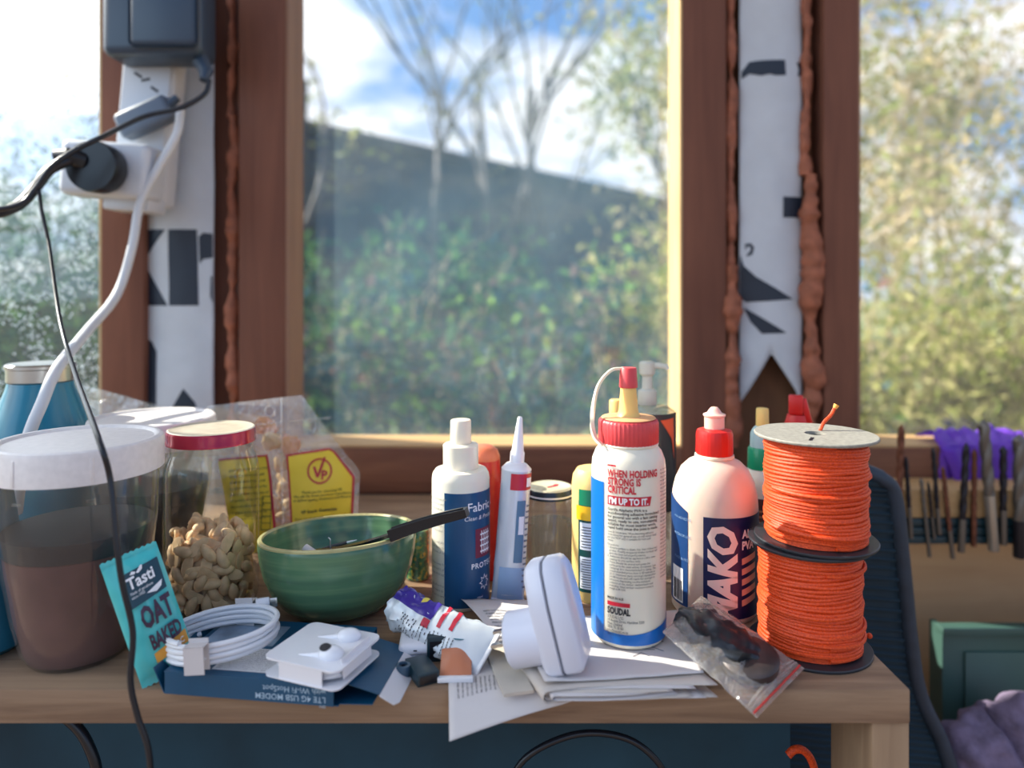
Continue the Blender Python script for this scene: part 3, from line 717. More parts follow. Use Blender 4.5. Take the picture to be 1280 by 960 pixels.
obj('rim_edge', lathe([(0.0642, 0.0600), (0.0644, 0.0618), (0.0636, 0.0628), (0.0612, 0.0628), (0.0603, 0.0616)], 72), plain('worn_glaze_rim', (176, 168, 118), 0.3, var=0.2, vscale=60), bowl)
kn = thing('plastic_knife', 'black plastic knife propped on the bowl rim, handle sticking out', 'knife')
kp = [px(392, 690, 0.585), px(425, 686, 0.579), px(458, 678, 0.573), px(490, 668, 0.566), px(522, 657, 0.559), px(556, 647, 0.552), px(584, 640, 0.548)]
sp_ = spline(kp, 5); m_ = len(sp_)
def bar(pts, ws, hs):
    V, Fc = [], []
    for i, p in enumerate(pts):
        d = (pts[min(i+1, len(pts)-1)]-pts[max(i-1, 0)]).normalized(); s = d.cross(Vector((0, 0, 1))).normalized(); u = s.cross(d)
        for a, b in ((-1, -1), (1, -1), (1, 1), (-1, 1)): V.append(p+s*a*ws[i]+u*b*hs[i])
    for i in range(len(pts)-1):
        for k in range(4): Fc.append([i*4+k, i*4+(k+1) % 4, i*4+4+(k+1) % 4, i*4+4+k])
    Fc += [[3, 2, 1, 0], [len(V)-4, len(V)-3, len(V)-2, len(V)-1]]
    return V, Fc
M_knife = plain('black_glossy_plastic', (14, 18, 26), 0.25)
h2 = m_//2
obj('knife_blade', bar(sp_[:h2+1], [0.004+0.001*i/h2 for i in range(h2+1)], [0.0012]*(h2+1)), M_knife, kn)
obj('knife_handle', bar(sp_[h2:], [0.0055-0.0012*i/(m_-h2) for i in range(m_-h2)], [0.0046-0.0016*i/(m_-h2) for i in range(m_-h2)]), M_knife, kn)
obj('knife_rib', bar([p+Vector((0, 0, 0.0052-0.0016*i/(m_-h2-1))) for i, p in enumerate(sp_[h2:-1])], [0.0012]*(m_-h2-1), [0.0006]*(m_-h2-1)), M_knife, kn)
pen = thing('black_stick', 'thin dark stick lying inside the green bowl beside the knife', 'stick')
obj('stick_shaft', tube([px(388, 692, 0.60), px(415, 683, 0.598), px(434, 678, 0.596)], [0.0012, 0.0016, 0.0014], 8), M_blk, pen)
obj('stick_tip', tube([px(434, 678, 0.596), px(446, 675, 0.595)], [0.0010, 0.0004], 8), M_steel, pen)
fl = thing('filter_tip', 'small white paper filter tip inside the green bowl', 'filter')
obj('filter_body', tube([px(381, 685, 0.582), px(394, 694, 0.578)], 0.0036, 14), M_paper, fl)
obj('filter_band', tube([px(391, 692, 0.579), px(394.4, 694.3, 0.5779)], 0.0037, 14), M_paper2, fl)
tag(obj('metal_pin', tube([px(413, 684, 0.585), px(412.5, 674, 0.585), px(410, 672, 0.585)], 0.0007, 6), M_steel), 'tiny bent metal pin standing up inside the green bowl', 'pin')
# green glitter tube behind the bowl
t = thing('glitter_tube', 'small tube of green glitter between the bowl and the fabric bottle', 'tube', (-0.0875, 0.668, 0))
mg, tt, oo = newmat('green_glitter'); pg = tt.new('ShaderNodeBsdfPrincipled', Roughness=0.4); co = tt.new('ShaderNodeTexCoord')
vo = tt.new('ShaderNodeTexVoronoi', Scale=420.0); tt.link(co.outputs['Object'], vo.inputs['Vector'])
cg = tt.ramp(vo.outputs['Color'], [(0.0, lin((6, 70, 54))), (0.62, lin((24, 130, 94))), (0.85, lin((190, 180, 70)))]); tt.link(cg, pg.inputs['Base Color']); tt.link(pg.outputs[0], oo.inputs[0])
obj('glitter_fill', lathe([(0, 0.001), (0.0105, 0.001), (0.0105, 0.046), (0, 0.046)], 28), mg, t)
obj('tube_wall', lathe([(0, 0.0), (0.0115, 0.0), (0.0118, 0.001), (0.0118, 0.047), (0.011, 0.048), (0, 0.048)], 28), M_plas, t)

# ------------------------------------------------------------------ teal snack packet
M_pack = plain('teal_packet_foil', (70, 190, 190), 0.3, bmp=0.25, bscale=70, coat=0.3)
M_packd = plain('dark_teal_packet_print', (22, 62, 78), 0.35)
M_packp = plain('plum_packet_print', (60, 36, 62), 0.4)
M_packo = plain('orange_packet_print', (226, 158, 60), 0.4)
pk = thing('snack_packet', 'teal foil snack packet leaning on the front jar behind the hanging cable', 'packet', (-0.2325, 0.490, 0.005), (math.radians(-12), math.radians(-17), math.radians(30))); pk.scale = (0.76, 0.9, 0.93)
PW, PH = 0.047, 0.093
def pkf(x, z, s=-1, off=0.0):
    u = max(-1, min(1, x/(PW/2))); v = z/PH
    k = math.sin(PI*min(1, max(0, (v-0.05)/0.9)))**0.5 if 0.05 < v < 0.95 else 0
    th = 0.0065*(max(0, 1-u*u)**0.5)*k
    w = 0.0009*fbm((x*90, z*90, s), 1.0)
    return Vector((x, s*(th+0.0004)+w-off, z))
nz = 30
def packgrid(s):
    V = [pkf(-PW/2+PW*i/20, PH*j/nz, s) for j in range(nz+1) for i in range(21)]
    V2 = []
    for k, p in enumerate(V):
        if k//21 in (0, nz) and k % 2: p = p+Vector((0, 0, 0.0012 if k//21 else -0.0012))
        V2.append(p)
    return V2, [[j*21+i, j*21+i+1, (j+1)*21+i+1, (j+1)*21+i] for j in range(nz) for i in range(20)]
obj('foil_body', join(packgrid(-1), packgrid(1)), M_pack, pk, smooth=60)
def pkl(vf, off): return [pkf(p.x, p.y, -1, off) for p in vf[0]], vf[1]
for z in (0.003, PH-0.0045): obj('crimp_seam', pkl(subdiv(join(*[rect(-PW/2, PW/2, z+0.0012*k, z+0.0005+0.0012*k) for k in range(3)]), 0.003), 0.0003), M_packd if False else M_pack, pk)
lp = obj('logo_panel', pkl(subdiv(poly([(-0.013, 0.055), (0.020, 0.060), (0.0205, 0.083), (-0.013, 0.080)]), 0.0025), 0.0013), M_packd, pk)
obj('logo_text', join(pkl(fitw(text('Tasti', 0.0115, 0.0003, y=0.0685, cut=0.003), -0.0085, 0.023, 0.10), 0.0021), pkl(fitw(text('Made of goodness\nsince 1933', 0.0029, y=0.0645), -0.008, 0.019, 0.1), 0.0021), pkl(poly([(-0.004, 0.0785), (0.000, 0.078), (0.001, 0.0795), (-0.002, 0.0805)]), 0.0021), pkl(poly([(0.001, 0.0785), (0.006, 0.0825), (0.0075, 0.0822), (0.0065, 0.0795), (0.003, 0.0778)]), 0.0021), pkl(poly([(0.004, 0.062), (0.0185, 0.0668), (0.0165, 0.0628), (0.012, 0.0605)]), 0.0021)), M_inkw, lp, smooth=0)
obj('printed_text', join(pkl(fitw(text('OAT', 0.0215, 0.0009, y=0.0385, cut=0.003), -0.0065, 0.0265, 0.10), 0.0021), pkl(fitw(text('BAKED', 0.0150, 0.0006, y=0.0225, cut=0.003), -0.0055, 0.0262, 0.12), 0.0021)), M_packp, pk, smooth=0)
ob_ = obj('flavour_band', pkl(subdiv(poly([(-0.006, 0.0125), (0.0225, 0.0165), (0.0225, 0.026), (-0.006, 0.0195)]), 0.0025), 0.0013), M_packo, pk)
obj('printed_text', pkl(fitw(text('CHOC', 0.0058, 0.0001, y=0.0160), 0.004, 0.0155, 0.15), 0.0021), M_inkw, ob_, smooth=0)

# ------------------------------------------------------------------ modem box, cable coil, earphone pack
M_bbox = plain('deep_blue_box_card', (8, 72, 104), 0.45, var=0.1, vscale=40)
M_bboxt = plain('box_inner_card', (214, 214, 216), 0.6)
bx = thing('modem_box', 'flat blue cardboard modem box hanging over the shelf front with its end open', 'box', (-0.1705, 0.4680, 0.0), (0, 0, math.radians(-7.5)))
bw, bdp, bh = 0.060, 0.078, 0.0145
obj('box_top', box(-bw, bw, 0, bdp, bh-0.0006, bh), M_bbox, bx, smooth=0); obj('box_bottom', box(-bw, bw, 0, bdp, 0, 0.0006), M_bbox, bx, smooth=0)
obj('box_front', box(-bw+0.0008, bw-0.003, -0.0006, 0, 0, bh), M_bbox, bx, smooth=0); obj('box_side', box(-bw, bw, bdp, bdp+0.0006, 0, bh), M_bbox, bx, smooth=0)
obj('box_end', xf(box(-0.0003, 0.0003, 0, bdp, 0, 0.018), Matrix.Translation((-bw, 0, 0)) @ Matrix.Rotation(math.radians(-25), 4, 'Y')), M_bbox, bx, smooth=0)
lbl = obj('top_print', rect(-0.030, 0.036, 0.006, 0.036), M_bboxt, bx, smooth=0, loc=(0, 0, bh+0.0003))
obj('printed_text', xf(lines(12, 60, 0.0023, 0.0019), Matrix.Translation((-0.028, 0.033, 0.0003))), M_ink, lbl, smooth=0)
obj('top_picture', rect(-0.056, -0.004, 0.040, 0.070), plain('grey_blue_print', (120, 140, 160), 0.5, var=0.5, vscale=40), bx, smooth=0, loc=(0, 0, bh+0.0003))
T_ = join(text('LTE 4G USB MODEM', 0.0068, 0.00004, x=0, y=0), text('with Wi-Fi HotSpot', 0.0068, x=0, y=-0.0066), text('ZM1', 0.003, x=0, y=0.0066))
obj('printed_text', [Vector((0.040-p.x, -0.0009, 0.0060-p.y)) for p in T_[0]] and ([Vector((0.0520-p.x*0.78, -0.0009, 0.0056-p.y*0.78)) for p in T_[0]], T_[1]), plain('pale_blue_ink', (170, 196, 214), 0.5), bx, smooth=0)
fl_ = obj('end_flap', xf(box(0, 0.030, 0.004, bdp-0.012, -0.0003, 0.0003), Matrix.Translation((bw-0.003, 0, bh)) @ Matrix.Rotation(math.radians(14), 4, 'Y')), M_bbox, bx, smooth=0)
tk = [(0.0, 0), (0.011, 0.002), (0.0135, 0.008), (0.0135, 0.050), (0.011, 0.056), (0, 0.060)]
obj('tuck_tab', xf(extrude([(a, b) for a, b in tk], 0.0006), Matrix.Translation((bw+0.0262, 0.002, bh-0.0072)) @ Matrix.Rotation(math.radians(34), 4, 'Y')), M_bboxt, bx, smooth=0)
obj('bottom_flap', xf(box(0, 0.022, 0.002, bdp-0.03, -0.0003, 0.0003), Matrix.Translation((bw, 0, 0.0006)) @ Matrix.Rotation(math.radians(-3), 4, 'Y')), M_bbox, bx, smooth=0)
# coiled white cable with two paper bands
cc0 = Vector((-0.2035, 0.508, bh))
ccab = thing('coiled_cable', 'coiled white charging cable held by two white paper bands', 'cable', cc0, (math.radians(-3), math.radians(-4), math.radians(10)))
M_cab = plain('white_cable_sheath', (226, 228, 232), 0.4)
pts = []
turns = 4; n = 64
for i in range(turns*n+20):
    a = 2*PI*i/n+2.2; k = i/n
    r = 0.0362+0.0006*math.sin(k*9)+(0.0004 if int(k) % 2 else -0.0004)
    pts.append((r*math.cos(a), r*0.86*math.sin(a), 0.0020+min(k, 3.9)*0.0036))
obj('cable_loop', tube(pts, 0.00185, 8), M_cab, ccab)
def band(a, h=0.0175, w=0.0135):
    q = []
    r0, r1 = 0.0328, 0.0398
    return xf(join(box(r1, r1+0.0005, -w/2, w/2, 0, h), box(r0-0.0005, r0, -w/2, w/2, 0, h+0.003), box(r0, r1+0.0005, -w/2, w/2, h-0.0003, h+0.0003)), Matrix.Rotation(a, 4, 'Z'))
obj('paper_band', band(math.radians(-104)), M_paper, ccab, smooth=0); obj('paper_band', band(math.radians(74), 0.0185), M_paper, ccab, smooth=0)
obj('connector', xf(box(-0.0042, 0.0042, -0.0016, 0.0016, 0, 0.010, 0.0008), Matrix.Translation((0.018, 0.0285, 0.0165)) @ Matrix.Rotation(math.radians(90), 4, 'Y')), M_white, ccab)
obj('connector_tip', xf(box(-0.0035, 0.0035, -0.0011, 0.0011, 0.010, 0.0155, 0.0006), Matrix.Translation((0.018, 0.0285, 0.0165)) @ Matrix.Rotation(math.radians(90), 4, 'Y')), M_steel, ccab)
# earphones on a folded white card
ep = thing('earphone_pack', 'white earphones wound in a folded white card on the blue box', 'earphones', (-0.1265, 0.4845, bh+0.0004), (0, 0, math.radians(-21)))
def rrect(w, d, r, n=6):
    P = []
    for cx_, cy_, a0 in ((w-r, d-r, 0), (-w+r, d-r, 90), (-w+r, -d+r, 180), (w-r, -d+r, 270)):
        for i in range(n+1):
            a = math.radians(a0+90*i/n); P.append((cx_+r*math.cos(a), cy_+r*math.sin(a)))
    return P
obj('card_base', extrude(rrect(0.029, 0.027, 0.006), 0.0008), M_whiteglossy, ep)
obj('card_top', move(extrude(rrect(0.029, 0.027, 0.006), 0.0012), 0, 0, 0.0112), M_whiteglossy, ep)
obj('front_wall', box(-0.016, 0.017, -0.0262, -0.0255, 0.0008, 0.0112), M_white, ep, smooth=0)
obj('back_wall', box(-0.016, 0.017, 0.0255, 0.0262, 0.0008, 0.0112), M_white, ep, smooth=0)
obj('side_flap', xf(box(-0.0003, 0.0003, -0.017, 0.016, 0, 0.0125), Matrix.Translation((0.0270, 0, 0.0035)) @ Matrix.Rotation(math.radians(-8), 4, 'Y')), M_white, ep, smooth=0)
obj('wire_winding', tube([((0.023+0.0012*math.sin(i*0.7))*max(-1, min(1, 1.25*math.cos(a))), 0.0215*max(-1, min(1, 1.25*math.sin(a))), 0.003+0.0066*i/199) for i in range(200) for a in [2*PI*i/40]], 0.0011, 6), M_cab, ep)
def bud(x, y, rz):
    b = obj('earbud', xf(ico(1, 3, (0.0085, 0.0066, 0.0050)), Matrix.Translation((x, y, 0.0142)) @ Matrix.Rotation(rz, 4, 'Z')), M_whiteglossy, ep)
    c_, s_ = math.cos(rz), math.sin(rz)
    obj('bud_stem', tube([(x-0.005*c_, y-0.005*s_, 0.0132), (x-0.014*c_, y-0.014*s_, 0.0122), (x-0.022*c_, y-0.022*s_, 0.0120)], [0.0028, 0.0018, 0.0008], 10), M_whiteglossy, b)
    return b
b1 = bud(0.013, -0.0105, 0.25); b2 = bud(0.010, 0.0145, 0.25)
obj('speaker_mesh', xf(lathe([(0, 0.0006), (0.0030, 0.0006), (0.0034, 0)], 20, 1.25, 1.0), Matrix.Translation((0.010, -0.0125, 0.0186)) @ Matrix.Rotation(0.35, 4, 'X')), M_blk, b1)
# ------------------------------------------------------------------ odds and ends at the front of the shelf
t = thing('usb_modem', 'small white rounded modem stick under the crumpled tube', 'modem', ground(519, 828)+Vector((0, 0, 0)), (0, 0, math.radians(4)))
obj('modem_body', box(-0.0122, 0.0122, 0.0, 0.046, 0.004, 0.0125, 0.0034, 3), M_whiteglossy, t)
obj('modem_base', box(-0.0118, 0.0118, 0.0006, 0.0455, 0.0, 0.0042, 0.002, 2), M_white, t)
obj('light_mark', box(-0.0012, 0.0012, -0.0002, 0.0004, 0.0078, 0.0087), M_ink, t); obj('light_mark', box(-0.001, 0.001, 0.010, 0.0125, 0.0123, 0.0127), M_ink, t)
obj('light_mark', box(-0.0012, 0.0012, 0.0002, 0.0008, 0.0022, 0.0031), M_ink, t)
t = thing('cable_grommet', 'tiny blue-grey ring at the shelf edge beside the open box flap', 'ring', ground(503, 850, 0)+Vector((0, 0.004, 0)))
obj('ring_body', lathe([(0.0028, 0.0), (0.0050, 0.0), (0.0054, 0.002), (0.0054, 0.006), (0.0048, 0.0085), (0.0030, 0.0088), (0.0026, 0.007), (0.0026, 0.001)], 24), plain('blue_grey_rubber', (58, 84, 104), 0.4), t)
obj('ring_insert', lathe([(0.0026, 0.002), (0.0026, 0.0075), (0.0016, 0.0078), (0.0016, 0.002)], 16), M_blk, t)
t = thing('usb_dongle', 'small dark plastic dongle lying at the shelf edge beside the orange sachet', 'dongle', ground(536, 857, 0), (0, 0, math.radians(28)))
M_dong = plain('dark_teal_plastic', (22, 48, 58), 0.35)
obj('dongle_body', box(-0.0080, 0.0080, 0.0, 0.026, 0.0, 0.0085, 0.0012), M_dong, t)
obj('dongle_face', box(-0.0062, 0.0062, -0.0005, 0.0002, 0.0015, 0.007, 0.0002), M_blk, t)
obj('dongle_cap', box(-0.0072, 0.0072, 0.0255, 0.0275, 0.0008, 0.0077, 0.0006), M_blk, t)
t = thing('charger_block', 'small dark block standing behind the orange sachet', 'block', ground(546, 828, 0), (0, 0, 0.1))
obj('block_body', box(-0.007, 0.007, 0, 0.016, 0, 0.018, 0.001), M_dong, t); obj('block_face', box(-0.005, 0.005, -0.0004, 0, 0.003, 0.015), M_blk, t)
M_sach = plain('orange_sachet_foil', (196, 124, 92), 0.35, bmp=0.2, bscale=120)
t = thing('sachet', 'orange-brown sachet with a white crimped end at the shelf edge', 'sachet', ground(569, 852, 0.002), (0, 0, math.radians(2)))
obj('sachet_body', join(grid(10, 16, lambda u, v: (-0.0108+0.0216*u, 0.0035+0.034*v, 0.0004+0.0040*math.sin(PI*u)*math.sin(PI*min(1, v*1.1))+0.012*v)), grid(10, 16, lambda u, v: (-0.0108+0.0216*u, 0.0035+0.034*v, -0.0002+0.012*v*v))), M_sach, t)
obj('crimped_end', box(-0.0120, 0.0120, 0.0, 0.0042, -0.001, 0.0022, 0.0004), M_white, t)
obj('printed_spot', [Vector((0.002+0.005*math.cos(a), 0.029+0.0035*math.sin(a), 0.0158)) for a in [2*PI*i/16 for i in range(16)]] and ([Vector((0.002+0.005*math.cos(a), 0.029+0.0035*math.sin(a), 0.0158)) for a in [2*PI*i/16 for i in range(16)]], [list(range(16))]), plain('teal_ink', (40, 110, 130), 0.5), t, smooth=0)

# crumpled tube with purple print
M_tube = plain('white_foil_tube', (206, 212, 216), 0.3, bmp=0.5, bscale=60, metal=0.15)
M_purp = plain('violet_print', (62, 46, 140), 0.3)
M_redst = plain('red_stripe_print', (190, 40, 60), 0.35)
t = thing('crumpled_tube', 'crumpled white foil tube with violet and red print lying beside the bowl', 'tube')
ax = spline([px(497, 756, 0.553), px(518, 771, 0.540), px(545, 786, 0.528), px(580, 802, 0.516), px(606, 818, 0.506)], 8); na = len(ax)
def tb_(i, a, off=0.0):
    k = i/(na-1); p = ax[int(min(na-1, i))]; d = (ax[min(int(i)+1, na-1)]-ax[max(int(i)-1, 0)]).normalized()
    s = Vector((0.30, 0.62, 0.72)).normalized(); s = (s-d*s.dot(d)).normalized(); u = s.cross(d)
    if u.z < 0: u = -u
    w = 0.0165*(0.85+0.20*k)*(1+0.12*noise.noise((k*6, 1, 0))); h = 0.0105*(1-k)**0.7+0.0006
    r = 1+0.30*fbm((k*8, math.cos(a)*2, math.sin(a)*2))*(1-k)**0.5
    return p + s*math.cos(a)*(w*r+off) + u*math.sin(a)*(h*r+off)
V = [tb_(i, 2*PI*j/28) for i in range(na) for j in range(28)]
Fc = [[i*28+j, i*28+(j+1) % 28, (i+1)*28+(j+1) % 28, (i+1)*28+j] for i in range(na-1) for j in range(28)]+[list(range(28))[::-1]]+[[(na-1)*28+j for j in range(28)]]
tbody = obj('tube_body', (V, Fc), M_tube, t)
def tpatch(i0, i1, a0, a1, m, name, off=0.0005):
    n2 = 14
    V = [tb_(i, math.radians(a0+(a1-a0)*j/n2), off) for i in range(i0, i1+1) for j in range(n2+1)]
    obj(name, (V, [[i*(n2+1)+j, i*(n2+1)+j+1, (i+1)*(n2+1)+j+1, (i+1)*(n2+1)+j] for i in range(i1-i0) for j in range(n2)]), m, t)
tpatch(0, 15, -10, 82, M_purp, 'violet_panel'); tpatch(13, 15, 84, 104, M_redst, 'red_stripe'); tpatch(17, 18, 10, 90, M_redst, 'red_stripe'); tpatch(20, 21, 10, 85, M_redst, 'red_stripe')
tpatch(9, 11, 20, 45, plain('yellow_print', (216, 196, 80), 0.4), 'yellow_mark', 0.0009)
c0, c1 = tb_(na-1, 0), tb_(na-1, PI)
obj('crimped_end', box(-0.001, 0.001, -0.001, 0.001, -0.001, 0.001) if False else bar([c0, (c0+c1)/2, c1], [0.003]*3, [0.0006]*3), M_white, t)
def fine(n, i0, di, a0, a1):
    out = []
    for k in range(n):
        for j in range(9):
            if random.random() < 0.25: continue
            b0 = a0+(a1-a0)*j/9; q = [tb_(i0+di*k, math.radians(b0), 0.0006), tb_(i0+di*k, math.radians(b0+(a1-a0)/12), 0.0006)]
            d = Vector((0.0005, -0.0003, -0.0003)); out.append(([q[0], q[1], q[1]+d, q[0]+d], [[0, 1, 2, 3]]))
    return join(*out)
obj('fine_print', fine(17, 6, 1, 100, 165), M_ink, tbody, smooth=0)

# ------------------------------------------------------------------ papers
def sheet_edge(x, y, z, r=0.004):
    """lay a point of a sheet on the shelf, letting it bend down past the front edge"""
    if y >= 0.482: return Vector((x, y, z))
    d = 0.482-y; b = min(d, 0.02); 
    return Vector((x, 0.482-d*0.80, z-0.55*d*min(1, d/0.012)))
t = thing('printed_sheet', 'white printed sheet whose corner hangs over the shelf front under the papers', 'paper')
A, B, C_, D = ground(557, 835, 0.0006), ground(840, 800, 0.0006), ground(700, 880, 0.0006), ground(562, 912, 0)
cA, cB, cC, cD = Vector((-0.047, 0.535)), Vector((0.115, 0.545)), Vector((0.122, 0.483)), Vector((-0.0395, 0.447))
def sh1(u, v, off=0.0):
    p = cD.lerp(cC, u).lerp(cA.lerp(cB, u), v)
    yb = 0.458 if False else 0
    q = sheet_edge(p.x, p.y+0.007*math.sin(PI*min(1, u*1.0))*(1-v)**2, 0.0008)
    return q+Vector((0, -off*0.6, off))
obj('sheet', grid(40, 30, sh1), M_paper, t, solid=0.00025)
tx = lines(9, 30, 0.0036, 0.0027)
obj('printed_text', ([sh1(0.205-(-p.y)*5.2-0.02, 0.50-p.x*7.2, 0.0005) for p in tx[0]], tx[1]), M_ink, t, smooth=0)
tag(obj('paper_card', xf(box(-0.010, 0.010, -0.033, 0.033, 0.0, 0.0022), Matrix.Translation((-0.0035, 0.502, 0.0018)) @ Matrix.Rotation(math.radians(14), 4, 'Z')), plain('grey_card', (196, 188, 176), 0.7, var=0.1, vscale=30)), 'narrow grey card beside the folded papers, under their rolled edge', 'card')
# folded wad of papers: leaves folded over at the left, loose at the right
def wad_leaf(k, n, x0, x1, y0, y1, z0, dz, fold):
    def fn(u, v):
        # u runs along the section: lower flat, round the fold, upper flat
        z_lo, z_hi = z0+k*dz, z0+(2*n-1-k)*dz+0.0006*k
        xl = x0+k*0.0009; L1 = x1-xl-0.004*k; R = (z_hi-z_lo)/2
        if u < 0.42: x = x1-0.005*k-(L1)*(u/0.42); z = z_lo
        elif u < 0.58:
            a = -PI/2-PI*((u-0.42)/0.16); x = xl+R*math.cos(a)*1.0; z = (z_lo+z_hi)/2+R*math.sin(a)
        else: x = xl+(L1-0.008*k)*((u-0.58)/0.42); z = z_hi
        y = y0+(y1-y0)*v+0.004*math.sin(x*30+k)
        sk = 0.30*(v-0.5)*(y1-y0)*0.0
        tw = -0.30*(x-x0)*0.0
        zz = z+0.0008*fbm((x*25, y*25, k))*(0.6 if z > z0+0.002 else 0.2)
        yy = y+0.10*(x-x0)
        return (x-0.35*(yy-y0)*1.0+0.012, yy, max(0.0014, zz))
    return fn
t = thing('folded_papers', 'wad of folded white papers under the white plug adapter and glue bottle', 'papers')
for k in range(4): obj('folded_leaf', grid(44, 10, wad_leaf(k, 4, 0.012, 0.125-0.004*k, 0.459, 0.535, 0.0016, 0.0011, 0)), M_paper if k % 2 else M_paper2, t, solid=0.0003)
t = thing('drawing_sheet', 'top white sheet with pencil sketch lines beneath the white glue bottle', 'paper')
dA, dB, dC, dD = Vector((0.000, 0.556)), Vector((0.135, 0.575)), Vector((0.128, 0.480)), Vector((0.021, 0.466))
def sh2(u, v, off=0.0):
    p = dD.lerp(dC, u).lerp(dA.lerp(dB, u), v)
    z = 0.0112+0.0004*fbm((u*4, v*4, 3))+0.002*(1-u)**6
    return Vector((p.x, p.y, z+off))
obj('sheet', grid(30, 20, sh2), M_paper, t, solid=0.00025)
def pline(*P): return tube([sh2(u, v, 0.0005) for u, v in P], 0.00022, 4)
obj('pencil_lines', join(pline((0.62, 0.55), (0.80, 0.33)), pline((0.55, 0.42), (0.75, 0.36)), pline((0.72, 0.60), (0.82, 0.47)), pline((0.80, 0.56), (0.84, 0.60), (0.85, 0.54), (0.88, 0.59)), pline((0.60, 0.28), (0.66, 0.33), (0.7, 0.27)), pline((0.86, 0.52), (0.9, 0.5), (0.87, 0.47))), plain('pencil', (120, 118, 124), 0.7), t)
tx = text('NOTICE', 0.004, x=0, y=0)
obj('printed_text', join(([sh2(0.13+p.x*6, 0.14+p.y*9-p.x*2, 0.0005) for p in tx[0]], tx[1]), ([sh2(0.14+q.x*7, 0.50+q.y*8-q.x*3, 0.0006) for q in T2[0]], T2[1]) if False else ([], [])), M_ink, t, smooth=0)
t = thing('letter', 'folded printed letter poking out behind the white plug adapter', 'paper')
lA, lB, lC, lD = px(578, 762, 0.60), px(662, 764, 0.60), px(672, 800, 0.53), px(612, 812, 0.525)
for P_ in (lA, lB): P_.z = 0.013
for P_ in (lC, lD): P_.z = 0.0145
lA, lB, lC, lD = Vector((-0.042, 0.592, 0.0125)), Vector((0.014, 0.590, 0.0125)), Vector((0.022, 0.520, 0.0145)), Vector((-0.010, 0.512, 0.0145))
def sh3(u, v, off=0.0):
    p = lD.lerp(lC, u).lerp(lA.lerp(lB, u), v); return Vector((p.x, p.y, p.z+0.003*math.sin(PI*v)+0.0006*fbm((u*5, v*5, 8))+off))
obj('sheet', grid(18, 18, sh3), M_paper, t, solid=0.0003); 
obj('under_fold', grid(12, 12, lambda u, v: sh3(u, v)+Vector((0.006, -0.003, -0.0035+0.0012*v))), M_paper2, t, solid=0.0003)
tx = lines(6, 22, 0.0048, 0.004)
obj('printed_text', ([sh3(0.15+p.x*13, 0.60+p.y*14, 0.0005) for p in tx[0]], tx[1]), M_ink, t, smooth=0)
t = thing('paper_slip', 'thin folded strip of paper behind the plug adapter', 'paper')
obj('strip', xf(box(-0.016, 0.016, -0.003, 0.003, 0, 0.0006), Matrix.Translation((0.006, 0.512, 0.0192)) @ Matrix.Rotation(math.radians(12), 4, 'Z') @ Matrix.Rotation(math.radians(-8), 4, 'Y')), M_paper2, t, smooth=0)
obj('strip_fold', xf(box(-0.016, 0.016, -0.003, 0.003, 0, 0.0006), Matrix.Translation((0.006, 0.5135, 0.0210)) @ Matrix.Rotation(math.radians(9), 4, 'Z') @ Matrix.Rotation(math.radians(-10), 4, 'Y')), M_paper2, t, smooth=0)

# ------------------------------------------------------------------ white plug adapter
M_adp = plain('adapter_plastic', (214, 218, 232), 0.3)
ad = thing('plug_adapter', 'white plug-in adapter lying tilted on the papers', 'adapter', (0.0385, 0.4860, 0.0122), (math.radians(-6), math.radians(-15), math.radians(-12))); ad.scale = (0.9, 0.9, 0.9)
def half(x0, x1, in_=0.0):
    P = [(-0.021, 0.004), (-0.017, 0.0), (0.017, 0.0), (0.021, 0.004), (0.023, 0.050), (0.017, 0.074), (0.008, 0.080), (-0.012, 0.080), (-0.019, 0.074), (-0.023, 0.050)]
    V, Fc = [], []; m = len(P)
    prof = [(x0, 0.90 if x0 < 0 and not in_ else 1.0), (x0+0.004 if x0 < 0 else x0, 1.0), (x1-0.004 if x1 > 0 else x1, 1.0), (x1, 0.86 if x1 > 0 else 1.0)]
    for xx, s in prof:
        for y, z in P: V.append(Vector((xx, y*s, 0.04+(z-0.04)*s)))
    for k in range(3):
        for i in range(m): Fc.append([k*m+i, k*m+(i+1) % m, (k+1)*m+(i+1) % m, (k+1)*m+i])
    Fc += [list(range(m))[::-1], [3*m+i for i in range(m)]]
    bm = bmesh.new(); vs = [bm.verts.new(p) for p in V]
    for f in Fc: bm.faces.new([vs[i] for i in f])
    bmesh.ops.remove_doubles(bm, verts=bm.verts, dist=1e-6); bmesh.ops.recalc_face_normals(bm, faces=bm.faces)
    bmesh.ops.bevel(bm, geom=[e for e in bm.edges], offset=0.0011, segments=2, affect='EDGES')
    return bm_vf(bm)
obj('case_half', half(-0.015, -0.0003), M_adp, ad, smooth=50); obj('case_half', half(0.0003, 0.017), M_adp, ad, smooth=50)
obj('seam', [0] and (lambda P: ([Vector((x, y*0.985, 0.04+(z-0.04)*0.992)) for x in (-0.0006, 0.0006) for y, z in P], [[i, (i+1) % 10, 10+(i+1) % 10, 10+i] for i in range(10)]))([(-0.021, 0.004), (-0.017, 0.0), (0.017, 0.0), (0.021, 0.004), (0.023, 0.050), (0.017, 0.074), (0.008, 0.080), (-0.012, 0.080), (-0.019, 0.074), (-0.023, 0.050)]), plain('seam_shadow_gap', (96, 100, 112), 0.6), ad)
cyl = lathe([(0, 0), (0.0185, 0), (0.0205, 0.002), (0.0205, 0.027), (0, 0.027)], 40)
obj('plug_barrel', xf(cyl, Matrix.Translation((-0.041, 0.000, 0.0255)) @ Matrix.Rotation(PI/2, 4, 'Y')), M_adp, ad)
